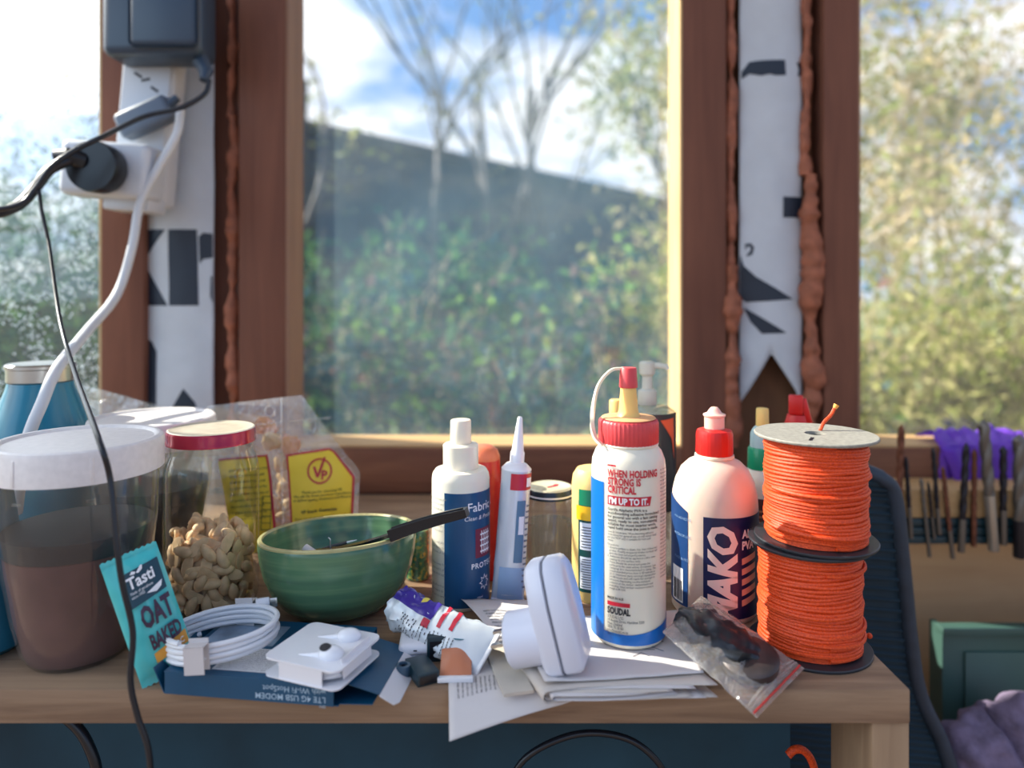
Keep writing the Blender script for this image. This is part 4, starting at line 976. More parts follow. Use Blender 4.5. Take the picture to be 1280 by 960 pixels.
for k in (-1, 1): obj('plug_pin', xf(box(-0.001, 0.001, -0.003, 0.003, 0, 0.014), Matrix.Translation((-0.040, 0.006*k, 0.0285+0.003*k)) @ Matrix.Rotation(-PI/2, 4, 'Y')), M_steel, ad)

# ------------------------------------------------------------------ fabric spray bottle
def bottle_at(name, label, cat, x, Y, z=0.0, group=None):
    X = (x-640)/F*Y; return thing(name, label, cat, (X, Y, z), (0, 0, turn((X, Y))), group)
M_bl = plain('dark_blue_label', (16, 72, 112), 0.35)
M_body = plain('ivory_bottle_plastic', (232, 226, 208), 0.35, sss=0.2)
t = bottle_at('spray_bottle', 'white fabric care spray bottle with a dark blue label, behind the knife handle', 'bottle', 576, 0.618)
R = 0.0247
obj('bottle_body', lathe([(0, 0), (0.0225, 0), (R, 0.003), (R, 0.106), (0.0240, 0.110), (0.0218, 0.1135), (0.0165, 0.1145), (0, 0.1145)], 56), M_body, t)
obj('collar', lathe([(0.0150, 0.1145), (0.0152, 0.1340), (0.0142, 0.1350), (0.0100, 0.1355), (0, 0.1355)], 40), M_body, t)
obj('spray_cap', lathe([(0.0088, 0.1350), (0.0090, 0.1352), (0.0088, 0.1545), (0.0080, 0.1555), (0, 0.1555)], 36), M_cream, t)
lb = obj('label', patch(R+0.0003, -33, 140, 0.004, 0.0985), M_bl, t)
def rt(vf, R_, a, off=0.0006): return on_round(vf, R_+off, a)
obj('product_name', rt(text('Fabric C', 0.0105, 0.00006, x=0, y=0.083, cut=0.003), R, 12), M_inkw, lb, smooth=0)
obj('tagline', rt(text('Clean & Protect', 0.0050, shear=0.2, x=0, y=0.0758), R, 6), M_inkw, lb, smooth=0)
obj('protect_word', rt(text('PROTECT', 0.0062, 0.00012, x=0, y=0.0355, spacing=1.1), R, 20), M_inkw, lb, smooth=0)
obj('small_print', rt(text('500ml', 0.0026, x=0, y=0.010), R, 32), M_inkw, lb, smooth=0)
sq = obj('woven_emblem', rt(subdiv(rect(0, 0.019, 0.044, 0.068), 0.003), R, 29), plain('plum_label', (120, 40, 62), 0.4), lb)
wv = []
for i in range(4): wv += [subdiv(rect(0.0045, 0.0165, 0.0483+0.0047*i, 0.0497+0.0047*i), 0.003), rect(0.0058+0.0028*i, 0.0067+0.0028*i, 0.0468, 0.066)]
obj('woven_lines', rt(join(*wv), R, 29, 0.0009), M_inkw, sq, smooth=0)
st = []
for i in range(16):
    a = 2*PI*i/16; r = 0.0068 if i % 2 == 0 else 0.0038; st.append((r*math.cos(a)*0.9, r*math.sin(a)))
rg = [(p, q) for p, q in zip(st, st[1:]+st[:1])]
obj('splat_emblem', rt(join(*[poly([(p[0]+0.0075, p[1]+0.0225), (q[0]+0.0075, q[1]+0.0225), (q[0]*0.78+0.0075, q[1]*0.78+0.0225), (p[0]*0.78+0.0075, p[1]*0.78+0.0225)]) for p, q in rg]), R, 34, 0.0007), M_inkw, lb, smooth=0)
obj('side_print', join(*[rt(lines(3, 14, 0.0042, 0.0030, x=0, y=0.092-0.018*k), R, -70) for k in range(5)]), plain('faint_print', (150, 148, 140), 0.5), t, smooth=0)
t = bottle_at('red_bottle', 'red rounded bottle hidden behind the fabric spray bottle', 'bottle', 604, 0.672)
obj('bottle_body', lathe([(0, 0), (0.015, 0), (0.0165, 0.003), (0.0165, 0.095), (0.0155, 0.112), (0.013, 0.118), (0.008, 0.1215), (0, 0.1225)], 36), plain('red_gloss', (206, 40, 36), 0.3), t)
obj('cream_top', lathe([(0.0157, 0.1095), (0.0157, 0.1122), (0.0133, 0.1183), (0.008, 0.1219), (0, 0.1229)], 36), plain('pale_orange_red', (224, 120, 84), 0.4), t)  # paler orange-red over the dome top

# ------------------------------------------------------------------ sealant tube with nozzle
t = bottle_at('sealant_tube', 'white and red sealant tube standing on its crimp with a long nozzle', 'tube', 634, 0.612); t.rotation_euler = (math.radians(-2), math.radians(4), t.rotation_euler.z)
S = 0.612/F
V, n1, n2 = [], 26, 36
def ts(k, a, off=0.0):
    z = 0.004+0.110*k; w = 0.0128+0.0012*(1-k)**2; h = 0.0010+0.0122*k**0.55
    wob = 1+0.05*fbm((k*9, math.cos(a)*2, math.sin(a)*2))*(1-k)
    return Vector(((w*wob+off)*math.sin(a), -(h*wob+off)*math.cos(a), z))
V = [ts(i/n1, 2*PI*j/n2) for i in range(n1+1) for j in range(n2)]
Fc = [[i*n2+j, i*n2+(j+1) % n2, (i+1)*n2+(j+1) % n2, (i+1)*n2+j] for i in range(n1) for j in range(n2)]
tbd = obj('tube_body', (V, Fc), plain('silver_white_foil', (206, 212, 220), 0.28, metal=0.2, bmp=0.3, bscale=80), t)
obj('crimp', box(-0.0142, 0.0142, -0.0012, 0.0012, 0.0, 0.0045), M_white, t)
obj('shoulder', lathe([(0.0130, 0.1140), (0.0128, 0.1150), (0.0085, 0.1190), (0.0062, 0.1200), (0, 0.1200)], 36), M_whiteglossy, t)
obj('nozzle', lathe([(0.0062, 0.1195), (0.0062, 0.128), (0.0052, 0.130), (0.0022, 0.157), (0.0016, 0.1585), (0, 0.1585)], 28), M_whiteglossy, t)
def tp(k0, k1, a0, a1, off=0.0004, n=14):
    V = [ts(k0+(k1-k0)*i/4, math.radians(a0+(a1-a0)*j/n), off) for i in range(5) for j in range(n+1)]
    return V, [[i*(n+1)+j, i*(n+1)+j+1, (i+1)*(n+1)+j+1, (i+1)*(n+1)+j] for i in range(4) for j in range(n)]
rb_ = obj('red_band', tp(0.86, 0.985, -20, 178), M_redst, t)
obj('band_mark', tp(0.885, 0.955, 42, 70, 0.0008, 6), M_inkw, rb_)
obj('blue_panel', tp(0.30, 0.78, 10, 45), plain('blue_grey_print', (88, 122, 150), 0.4), t)
obj('white_panel', tp(0.52, 0.66, 20, 42, 0.0008), M_inkw, t)
obj('blue_panel', tp(0.0, 0.26, -40, 60), plain('pale_blue_print', (150, 176, 206), 0.4), t)
obj('printed_text', join(*[tp(0.1+0.045*k, 0.115+0.045*k, 46+random.uniform(0, 6), 62+random.uniform(0, 10), 0.0006, 4) for k in range(15)]), plain('slate_ink', (110, 120, 140), 0.5), t, smooth=0)

# ------------------------------------------------------------------ small glass jar, cream bottle
t = bottle_at('glass_jar', 'small empty glass jar with a pale metal lid beside the sealant tube', 'jar', 687, 0.668)
obj('glass_body', lathe([(0, 0.002), (0.019, 0.0018), (0.0215, 0.002), (0.0228, 0.006), (0.0230, 0.068), (0.0218, 0.074), (0.0205, 0.0765)], 48), M_glass, t)
obj('residue', lathe([(0, 0.0025), (0.0215, 0.003), (0.0222, 0.008), (0.0222, 0.030), (0.0222, 0.052), (0, 0.053)], 40), clear('milky_residue', (0.75, 0.74, 0.68), 0.0, 0.1, 0.4, haze=0.22, hazec=(0.8, 0.78, 0.7)), t)
obj('lid', lathe([(0.0212, 0.0765), (0.0224, 0.0765), (0.0224, 0.083), (0.0216, 0.0845)], 48), plain('dark_lid_edge', (40, 52, 66), 0.3, metal=0.5), t)
lt = obj('lid_top', lathe([(0.0216, 0.0845), (0.019, 0.0855), (0.0178, 0.0850), (0, 0.0850)], 48), plain('cream_lid_top', (222, 214, 180), 0.35, metal=0.2), t)
obj('lid_band', lathe([(0.0226, 0.0785), (0.0226, 0.0800)], 48), M_inkw, t)
obj('red_mark', poly([(-0.002, -0.006), (0.006, 0.000), (0.0075, 0.006), (0.004, 0.006), (0.002, 0.001), (-0.004, -0.004)]), M_inkr, lt, smooth=0, loc=(0.001, 0, 0.0854))
M_yb = plain('warm_ivory_plastic', (240, 206, 130), 0.4, sss=0.3)
t = bottle_at('glue_bottle', 'ivory glue bottle with a green and yellow label half hidden by the tall glue bottle', 'bottle', 742, 0.628)
obj('bottle_body', lathe([(0, 0), (0.017, 0), (0.019, 0.003), (0.019, 0.098), (0.0180, 0.106), (0.0145, 0.1115), (0.0, 0.1130)], 44), M_yb, t)
gl_ = obj('label', patch(0.0193, -42, 60, 0.010, 0.087), plain('dark_green_label', (14, 70, 66), 0.4), t)
obj('yellow_panel', patch(0.0196, -48, 30, 0.071, 0.083), plain('yellow_label', (250, 190, 30), 0.4), gl_)
obj('green_panel', patch(0.0196, -40, 30, 0.0835, 0.097, ), plain('green_label', (20, 130, 90), 0.4), gl_)
obj('white_panel', patch(0.0196, -36, 20, 0.046, 0.069), M_inkw, gl_); obj('white_panel', patch(0.0196, -36, 20, 0.013, 0.040), M_inkw, gl_)
obj('printed_text', join(*[patch(0.0199, -33+2*(k % 3), 10, 0.0145+0.0021*k, 0.0152+0.0021*k) for k in range(12)]+[patch(0.0199, -33+3*(k % 2), 10, 0.048+0.0024*k, 0.0488+0.0024*k) for k in range(8)]), M_ink, gl_, smooth=0)

# ------------------------------------------------------------------ tall white and blue glue bottle
t = bottle_at('glue_bottle', 'tall white and blue wood glue bottle with a rose cap and strapped nozzle', 'bottle', 785.5, 0.534, 0.0124); t.scale = (0.95, 0.95, 0.94)
R = 0.0287
obj('bottle_body', lathe([(0, 0.0), (0.0265, 0.0), (R, 0.0035), (R, 0.130), (0.0280, 0.138), (0.0255, 0.1445), (0.0228, 0.1480), (0.0218, 0.1505), (0, 0.1505)], 64), M_body, t)
def ribbed(a, z): return 1+0.012*math.cos(a*44)
obj('cap', lathe([(0.0222, 0.1505), (0.0230, 0.1515), (0.0230, 0.1665), (0.0222, 0.1685), (0.0205, 0.1695), (0.0, 0.1700)], 132, 1, 1, ribbed), M_rose, t)
obj('cap_top', lathe([(0.0212, 0.1698), (0.0205, 0.1704), (0.012, 0.1712), (0.0, 0.1712)], 48), plain('tan_cap_top', (226, 170, 120), 0.6), t)  # tan top surface on the rose cap
M_noz = plain('amber_ivory_nozzle', (238, 200, 118), 0.45, sss=0.4)
obj('nozzle', lathe([(0.0095, 0.1710), (0.0082, 0.1735), (0.0075, 0.1760), (0.0058, 0.1970), (0, 0.1972)], 32), M_noz, t)
tipo = obj('nozzle_tip', lathe([(0.0068, 0.1935), (0.0072, 0.1940), (0.0064, 0.2085), (0.0058, 0.2092), (0, 0.2094)], 32), M_rose, t)
obj('strap', bar(spline([(-0.004, 0, 0.2085), (-0.014, -0.003, 0.2065), (-0.0235, -0.006, 0.194), (-0.0275, -0.009, 0.172), (-0.0260, -0.0125, 0.157), (-0.0195, -0.0165, 0.1500)], 6), [0.0016]*31, [0.0010]*31), M_cream, t)
obj('strap_ring', tube([(0.0222*math.sin(a), -0.0222*math.cos(a), 0.1502) for a in [2*PI*i/48 for i in range(48)]], 0.0011, 6, closed=True), M_cream, t)
M_blue = plain('bright_blue_label', (10, 104, 186), 0.35)
lb = obj('blue_label', patch(R+0.0003, -190, -39, 0.0035, 0.1240, 30), M_blue, t)
obj('blue_base_band', patch(R+0.0003, -39, 120, 0.0035, 0.0215, 30, top=lambda k: 0.0115+0.013*max(0, k-0.25)**1.2), M_blue, t)
T = [rt(fitw(text('WHEN HOLDING\nSTRONG IS\nCRITICAL', 0.0076, 0.00030, y=0.1295, line=0.80, spacing=1.05, cut=0.003), 0, 0.0400), R, -32), rt(rect(0, 0.007, 0.1370, 0.1384), R, -32)]
obj('red_heading', join(*T), M_inkr, t, smooth=0)
rbx = obj('red_tag', rt(subdiv(poly([(0, 0.1080), (0.0330, 0.1080), (0.0345, 0.1150), (0, 0.1150)]), 0.003), R, -32, 0.0004), M_inkr, t)
obj('tag_text', rt(fitw(text("I'M UP TO IT.", 0.0066, 0.00026, y=0.1092, cut=0.003), 0.0013, 0.0305), R, -32, 0.0007), M_inkw, rbx, smooth=0)
para = 'Gorilla Aliphatic PVA is a\nwoodworking adhesive formulated\nfor general use with a fast setting\nspeed, ready to use, non-staining\nsuitable for most interior work,\nrapid hold once the joint is made.'
obj('printed_text', join(rt(fitw(text(para, 0.0029, 0.00005, x=0, y=0.1040, line=0.95), 0, 0.0420), R, -32),
    rt(fitw(text('Uses & Substrates: Woodworking adhesive\nformulated for general use on soft wood, hard\nply and MDF and is suitable for hire and\nrepair.', 0.0022, x=0, y=0.0872, line=0.98), 0, 0.039), R, -32),
    rt(fitw(text('Directions:\n1. Ensure surface is clean, dry, free of dust and\n   grease. Freshly prepared timber surfaces will\n   give the best bond performance.\n2. Adhesive should be applied as a thin, even\n   coating to one surface only.\n3. Parts should be joined and press the\n   surfaces to be used within 10 minutes. Use\n   clamping. It is recommended to clamp. The\n   recommended press time is 30 minutes at\n   20 C. However parts are kept clamped for\n   24-48 hours and will reach full strength in\n   24 hours depending on the moisture\n   content of the timber, temperature and\n   humidity. Ideal timber moisture content\n   range is 8-12%.', 0.0022, x=0, y=0.0775, line=1.0), 0, 0.040), R, -32),
    rt(lines(30, 14, 0.0028, 0.0022, y=0.1330), R, 54)), M_ink, t, smooth=0)
obj('maker_text', join(rt(fitw(text('SOUDAL', 0.0068, 0.00034, y=0.0262, cut=0.003), 0, 0.0178), R, -32), rt(text('MADE IN AUS', 0.0026, 0.00006, x=0, y=0.0372, xs=0.8), R, -32),
    rt(text('SOUDAL LTD\n14 Avalon Drive, Hamilton 3200\nNew Zealand\n0800 70 10 80\ninfo@soudal.co.nz\nsoudal.co.nz', 0.0030, x=0, y=0.0228, line=0.86, xs=0.72), R, -32)), M_ink, t, smooth=0)
obj('maker_bar', rt(subdiv(rect(0, 0.0175, 0.0322, 0.0352), 0.003), R, -32), M_inkr, t, smooth=0)

# ------------------------------------------------------------------ pump bottle and slim bottle behind
t = bottle_at('pump_bottle', 'clear-pumped bottle with a dark label and orange flash by the window edge', 'bottle', 813, 0.69)
M_pump = plain('milky_pump_plastic', (226, 226, 214), 0.25, trans=0.3)
obj('bottle_body', lathe([(0, 0), (0.022, 0), (0.0238, 0.003), (0.0238, 0.146), (0.0225, 0.152), (0.017, 0.1555), (0.011, 0.157), (0, 0.157)], 44), clear('tinted_bottle_plastic', (0.85, 0.85, 0.8), 0.05, 0.5, 0.08, haze=0.12), t)
lb = obj('label', patch(0.0241, -60, 100, 0.06, 0.1515), plain('charcoal_label', (44, 46, 50), 0.4), t)
obj('orange_flash', rt(subdiv(poly([(0.006, 0.146), (0.022, 0.1475), (0.0235, 0.108), (0.019, 0.128)]), 0.003), 0.0241, 8), plain('orange_print', (232, 92, 50), 0.4), lb)
obj('collar', lathe([(0.0085, 0.157), (0.0092, 0.158), (0.0088, 0.1705), (0.0055, 0.1725), (0, 0.1725)], 28), M_pump, t, loc=(-0.003, 0, 0))
obj('pump_stem', lathe([(0.0050, 0.172), (0.0048, 0.184), (0.0075, 0.187), (0.0078, 0.197), (0.006, 0.1985), (0, 0.1985)], 28), M_pump, t, loc=(-0.003, 0, 0))
obj('spout', tube([(-0.002, 0, 0.1945), (0.008, -0.002, 0.1948), (0.0150, -0.004, 0.1942), (0.0160, -0.0043, 0.1915)], [0.0032, 0.0030, 0.0026, 0.0022], 12), M_pump, t)
t = bottle_at('slim_bottle', 'slim bottle with a yellowish cream cap behind the tall glue bottle', 'bottle', 771, 0.655)
obj('bottle_body', lathe([(0, 0), (0.011, 0), (0.0115, 0.002), (0.0115, 0.135), (0.007, 0.148), (0, 0.149)], 28), M_body, t)
obj('cap', lathe([(0.0068, 0.148), (0.0068, 0.166), (0.006, 0.1672), (0, 0.1672)], 24), M_noz, t)  # cap in a yellowish cream tone

# ------------------------------------------------------------------ stout glue bottle with red squirt cap
t = bottle_at('glue_bottle', 'stout white glue bottle with a dark blue label and red squirt cap', 'bottle', 893, 0.603)
R = 0.0350
M_mako = plain('milky_bottle_plastic', (226, 206, 190), 0.4, sss=0.4, var=0.05, vscale=40)
obj('bottle_body', lathe([(0, 0.0), (0.032, 0.0), (R, 0.004), (R, 0.088), (0.0343, 0.098), (0.0320, 0.108), (0.0275, 0.1175), (0.0215, 0.1235), (0.0160, 0.1262), (0.0150, 0.1280), (0, 0.1280)], 64), M_mako, t)
obj('cap_skirt', lathe([(0.0150, 0.1265), (0.0162, 0.1275), (0.0160, 0.1292), (0.0150, 0.1296), (0, 0.1296)], 40), M_cream, t)
obj('cap', lathe([(0.0148, 0.1296), (0.0152, 0.1310), (0.0149, 0.1465), (0.0140, 0.1495), (0.0085, 0.1510), (0, 0.1510)], 96, 1, 1, lambda a, z: 1+0.008*math.cos(a*32)), M_red, t)
M_tip = plain('pale_pink_tip', (244, 196, 180), 0.4, sss=0.4)
obj('squirt_tip', lathe([(0.0082, 0.1505), (0.0082, 0.1605), (0.0092, 0.1615), (0.0092, 0.1628), (0.0060, 0.1640), (0.0045, 0.1665), (0.0028, 0.1685), (0, 0.1690)], 32), M_tip, t)
M_navy = plain('navy_label', (16, 30, 78), 0.4)
lb = obj('label', patch(R+0.0003, -14, 150, 0.006, 0.0862, 34), M_navy, t)
l2 = obj('back_label', patch(R+0.0003, -150, -36, 0.010, 0.094, 24, top=lambda k: 0.099-0.012*k**3), plain('mid_blue_label', (22, 60, 112), 0.4), t)
bc = [patch(R+0.0009, -66+a, -66+a+w, 0.0135, 0.030, 2) for a, w in ((2, 1), (4, 2), (7, 1), (9.5, 1), (12, 2.5), (16, 1), (18.5, 1.5))]
bcp = obj('barcode_panel', patch(R+0.0006, -68, -44, 0.012, 0.040), M_inkw, l2); obj('barcode_bars', join(*bc), M_ink, bcp, smooth=0)
obj('side_print', join(rt(text('PVA ADHESIVE', 0.003, x=0, y=0.080), R, -62), rt(text('INTERIOR USE', 0.003, x=0, y=0.066), R, -62), rt(text('MADE IN NZ', 0.003, x=0, y=0.047), R, -62)), plain('pale_label_ink', (120, 150, 190), 0.5), l2, smooth=0)
mk = text('MAKO', 0.0385, 0.0017, shear=0.25, xs=0.76, spacing=0.94)
mk = ([Vector((-p.y, p.x, 0)) for p in mk[0]], mk[1]); mk = subdiv(mk, 0.003)
mx_ = max(p.x for p in mk[0]); my_ = min(p.y for p in mk[0])
mk = ([Vector((p.x-mx_+0.0292, p.y-my_+0.0, 0)) for p in mk[0]], mk[1]); hh = max(p.y for p in mk[0])
wl = max(p.x for p in mk[0])-min(p.x for p in mk[0])
mk = ([Vector((0.0245+(p.x-0.0292)*0.0245/wl, 0.001+p.y*0.0790/hh, 0)) for p in mk[0]], mk[1])
mk = ([Vector((p.x, max(0.0065, p.y), 0)) for p in mk[0]], mk[1])
obj('brand_lettering', on_round(mk, R+0.0007, -9), plain('peach_white_ink', (236, 218, 206), 0.5), lb, smooth=0)
obj('printed_text', join(rt(text('ALL PURPOSE', 0.0090, 0.0004, x=0, y=0.0700, xs=0.8, cut=0.003), R, 37, 0.0007), rt(text('PVA', 0.0090, 0.0004, x=0, y=0.0610, xs=0.8, cut=0.003), R, 36, 0.0007)), M_inkw, lb, smooth=0)
for k in range(5): obj('label_bar', rt(subdiv(poly([(0, 0.016+0.0082*k), (0.016, 0.0195+0.0082*k), (0.016, 0.0245+0.0082*k), (0, 0.021+0.0082*k)]), 0.003), R, 36, 0.0007), plain('peach_bar_print', (206, 160, 140), 0.5) if k == 0 else MATS['peach_bar_print'], lb)
# bottles behind
t = bottle_at('glue_bottle', 'small green-capped glue bottle with an ivory tip behind the upper spool', 'bottle', 953, 0.668)
obj('bottle_body', lathe([(0, 0), (0.0185, 0), (0.020, 0.003), (0.020, 0.085), (0.0185, 0.094), (0.013, 0.1015), (0, 0.102)], 40), M_body, t)
obj('label', patch(0.0203, -90, 90, 0.006, 0.078), plain('brown_label', (84, 60, 56), 0.4), t)
obj('label_lines', join(*[patch(0.0206, -60, 20, 0.016+0.005*k, 0.0178+0.005*k) for k in range(11)]), plain('tan_label_print', (170, 124, 92), 0.5), t, smooth=0)
obj('green_cap', lathe([(0.0128, 0.1015), (0.0133, 0.103), (0.0130, 0.1195), (0.0118, 0.1215), (0, 0.1215)], 72, 1, 1, lambda a, z: 1+0.01*math.cos(a*24)), plain('emerald_cap', (16, 150, 106), 0.35), t)
obj('clear_cone', lathe([(0.0110, 0.1215), (0.0108, 0.134), (0.0085, 0.1385), (0.0060, 0.141), (0, 0.141)], 32), plain('pale_blue_cone', (196, 224, 226), 0.3, trans=0.3), t)
obj('ivory_tip', lathe([(0.0058, 0.141), (0.0056, 0.156), (0.0050, 0.1572), (0, 0.1574)], 28), M_noz, t)
t = bottle_at('nozzle_bottle', 'bottle with a bright red flip nozzle hidden behind the upper orange spool', 'bottle', 996, 0.70)
obj('bottle_body', lathe([(0, 0), (0.020, 0), (0.0215, 0.003), (0.0215, 0.100), (0.014, 0.118), (0.010, 0.120), (0, 0.120)], 36), M_white, t)
obj('nozzle_base', lathe([(0.0115, 0.120), (0.0115, 0.136), (0.0088, 0.146), (0, 0.1465)], 32), M_red, t)
obj('flip_nozzle', xf(box(-0.0075, 0.0060, -0.006, 0.006, 0.0, 0.018, 0.0015), Matrix.Translation((0, 0, 0.1465))), M_red, t)
obj('trigger', xf(box(-0.003, 0.003, -0.004, 0.004, -0.012, 0.012, 0.001), Matrix.Translation((0.0085, 0, 0.150)) @ Matrix.Rotation(math.radians(-14), 4, 'Y')), M_red, t)

# ------------------------------------------------------------------ spools of orange cord
M_cord, tt, oo = newmat('orange_braided_cord')
pc = tt.new('ShaderNodeBsdfPrincipled', Roughness=0.55); co = tt.new('ShaderNodeTexCoord'); wv_ = tt.new('ShaderNodeTexNoise', Scale=900.0, Detail=2.0)
tt.link(co.outputs['Object'], wv_.inputs['Vector']); cr = tt.ramp(wv_.outputs['Fac'], [(0.3, lin((194, 54, 14))), (0.7, lin((238, 86, 24)))])
tt.link(cr, pc.inputs['Base Color']); tt.link(bump(tt, wv_.outputs['Fac'], 0.4), pc.inputs['Normal']); tt.link(pc.outputs[0], oo.inputs[0])
M_fl = plain('grey_spool_flange', (150, 146, 136), 0.55, var=0.2, vscale=300, bmp=0.15, bscale=600)
M_flb = plain('black_spool_plastic', (40, 44, 50), 0.4)
def spool(loc, h, label, seed, topm):
    rn = random.Random(seed)
    t = thing('cord_spool', label, 'spool', loc, group='spools of orange cord'); RF, RC = 0.0437, 0.0352; fh = 0.0022
    def flange(z0, z1, name, m):
        f = obj(name, lathe([(0.0075, z0), (RF-0.0005, z0), (RF, z0+0.0006), (RF, z1-0.0006), (RF-0.0006, z1), (0.0076, z1), (0.0075, z0)], 72), m, t); return f
    flange(0, fh, 'bottom_flange', M_flb); tf = flange(h-fh, h, 'top_flange', topm)
    obj('slot', xf(box(-0.006, 0.006, -0.0012, 0.0012, -0.0008, 0.0002), Matrix.Translation((-0.012, -0.022, h)) @ Matrix.Rotation(math.radians(60), 4, 'Z')), M_blk, tf, smooth=0)
    obj('core', lathe([(0.0075, fh), (0.0075, h-fh)], 40), M_blk, t)
    n = 44; turns = 29; pts = []; z0, z1 = fh+0.0016, h-fh-0.0018
    for i in range(turns*n+1):
        k = i/n; a = 2*PI*k; z = z0+(z1-z0)*k/turns
        tilt = 0.0015*math.sin(a+k*0.23+seed)+0.0011*noise.noise((k*1.3, seed, math.sin(a)*1.5))
        z = min(z1, max(z0, z+tilt+0.0004*math.sin(2*a+seed)))
        r = RC+0.0006*noise.noise((math.cos(a)*1.2, math.sin(a)*1.2, k*2+seed))+0.0006*math.sin(k*0.9+seed)+(0.0012 if rn.random() < 0 else 0)
        pts.append((r*math.sin(a), -r*math.cos(a), z))
    obj('cord_winding', tube(pts, 0.00155, 7), M_cord, t)
    obj('cord_underlayer', lathe([(0.0076, z0-0.001), (RC-0.0004, z0-0.001)]+[(RC-0.0006, z0+(z1-z0)*i/10) for i in range(11)]+[(0.0076, z1+0.001)], 56), M_cord, t)
    for q in range(5):                                               # stray crossing turns on the outside
        a0 = rn.uniform(-2.2, 1.2); zb = rn.uniform(0.008, h-0.014); dz = rn.uniform(-0.007, 0.007); pp = []
        for i in range(31):
            a = a0+2.6*i/30; e = math.sin(PI*i/30)
            pp.append(((RC+0.0006+0.0018*e)*math.sin(a), -(RC+0.0006+0.0018*e)*math.cos(a), min(z1, max(z0, zb+dz*i/30))))
        obj('cord_crossing', tube(pp, 0.00155, 7), M_cord, t)
    return t
HS = 0.0793
s1 = spool((0.2235, 0.5415, 0), HS, 'lower spool of orange cord standing on the shelf end', 2, M_flb)
s2 = spool((0.2280, 0.5415, HS+0.0003), HS, 'upper spool of orange cord stacked on top with a grey flange', 9, M_fl)
obj('loose_end', tube(spline([(0.008, 0.010, HS), (0.012, 0.012, HS+0.006), (0.018, 0.014, HS+0.011), (0.0215, 0.015, HS+0.0165)], 5), 0.0014, 8), M_cord, s2)
obj('frayed_tip', lathe([(0.0014, 0), (0.0019, 0.002), (0.0021, 0.0034), (0, 0.0030)], 10), plain('frayed_cord', (250, 170, 80), 0.7), s2, loc=(0.0213, 0.015, HS+0.0160), rot=(0, 0.5, 0))
obj('loose_end', tube(spline([(0.033, 0.004, 0.0045), (0.040, 0.014, 0.0042), (0.0425, 0.008, 0.0040), (0.048, 0.006, 0.0036)], 5), 0.0014, 8), M_cord, s1)
obj('melted_knot', ico(0.0022, 2), M_cord, s1, loc=(0.0483, 0.006, 0.0036))

# ------------------------------------------------------------------ zip bag with a dark part
zb = thing('zip_bag', 'clear zip bag with a red stripe, holding a dark part, over the shelf edge', 'bag')
M_zip = clear('zip_bag_film', (0.96, 0.95, 0.94), 0.11, 0.55, 0.14, haze=0.20, hazec=(1.0, 0.95, 0.9), bmp=0.6, bscale=55)
z00, z01, z10, z11 = Vector((0.1060, 0.504, 0.027)), Vector((0.147, 0.560, 0.028)), Vector((0.1545, 0.4535, -0.003)), Vector((0.2005, 0.4945, 0.006))
def zp(u, v, s):
    p = z00.lerp(z10, u).lerp(z01.lerp(z11, u), v)
    b = math.sin(PI*min(1, u*1.06))**0.6*math.sin(PI*v)**0.6 if 0 < v < 1 and 0 < u < 0.94 else 0
    b = b if isinstance(b, float) else 0
    p = p+Vector((0, 0, (0.0135 if s > 0 else -0.0085)*b)); p += Vector((0.4, -0.6, 0.7))*0.0016*fbm((u*9, v*7, s), 1.0)*(1 if 0.02 < u < 0.9 else 0.3)
    return p
obj('bag_top_film', grid(40, 28, lambda u, v: zp(u, v, 1)), M_zip, zb); obj('bag_under_film', grid(30, 20, lambda u, v: zp(u, v, -1)), M_zip, zb)
def zl(u, off=0.0006): return [zp(u, i/16, 1)+Vector((0, 0, off)) for i in range(17)]
obj('zip_ridge', tube(zl(0.905), 0.0007, 6), M_zip, zb); obj('zip_ridge', tube(zl(0.93), 0.0007, 6), M_zip, zb)
obj('red_stripe', tube(zl(0.965), 0.0007, 6), plain('red_zip_stripe', (206, 56, 52), 0.4), zb)
for q in (zl(0, 0), [zp(i/20, 0, 1) for i in range(21)], [zp(i/20, 1, 1) for i in range(21)]): obj('sealed_edge', tube(q, 0.0006, 5), M_zip, zb)
M_iron = plain('dark_oily_metal', (46, 50, 56), 0.35, metal=0.5, var=0.4, vscale=60, bmp=0.8, bscale=70)
dp = thing('dark_fitting', 'dark oily metal part wrapped inside the clear zip bag', 'fitting')
axd = (z10.lerp(z11, .5)-z00.lerp(z01, .5)).normalized(); ang = math.atan2(axd.y, axd.x)
c_ = z00.lerp(z10, 0.36).lerp(z01.lerp(z11, 0.36), 0.5); Rm = Matrix.Rotation(ang, 4, 'Z') @ Matrix.Rotation(math.radians(9), 4, 'Y')
obj('ribbed_body', xf(displace(ico(1.0, 4, (0.033, 0.021, 0.0108)), 0.0035, 110, 2), Matrix.Translation(c_+Vector((0, 0, 0.003))) @ Rm), M_iron, dp)
c_ = z00.lerp(z10, 0.70).lerp(z01.lerp(z11, 0.70), 0.5)
obj('round_end', xf(lathe([(0, -0.0045), (0.014, -0.0045), (0.0190, -0.003), (0.0195, 0.003), (0.017, 0.0052), (0.006, 0.0058), (0, 0.0056)], 36), Matrix.Translation(c_+Vector((0, 0, 0.0045))) @ Rm @ Matrix.Rotation(math.radians(14), 4, 'X')), plain('dark_brown_metal', (66, 58, 58), 0.4, metal=0.3, var=0.3, vscale=60, bmp=0.4, bscale=80), dp)

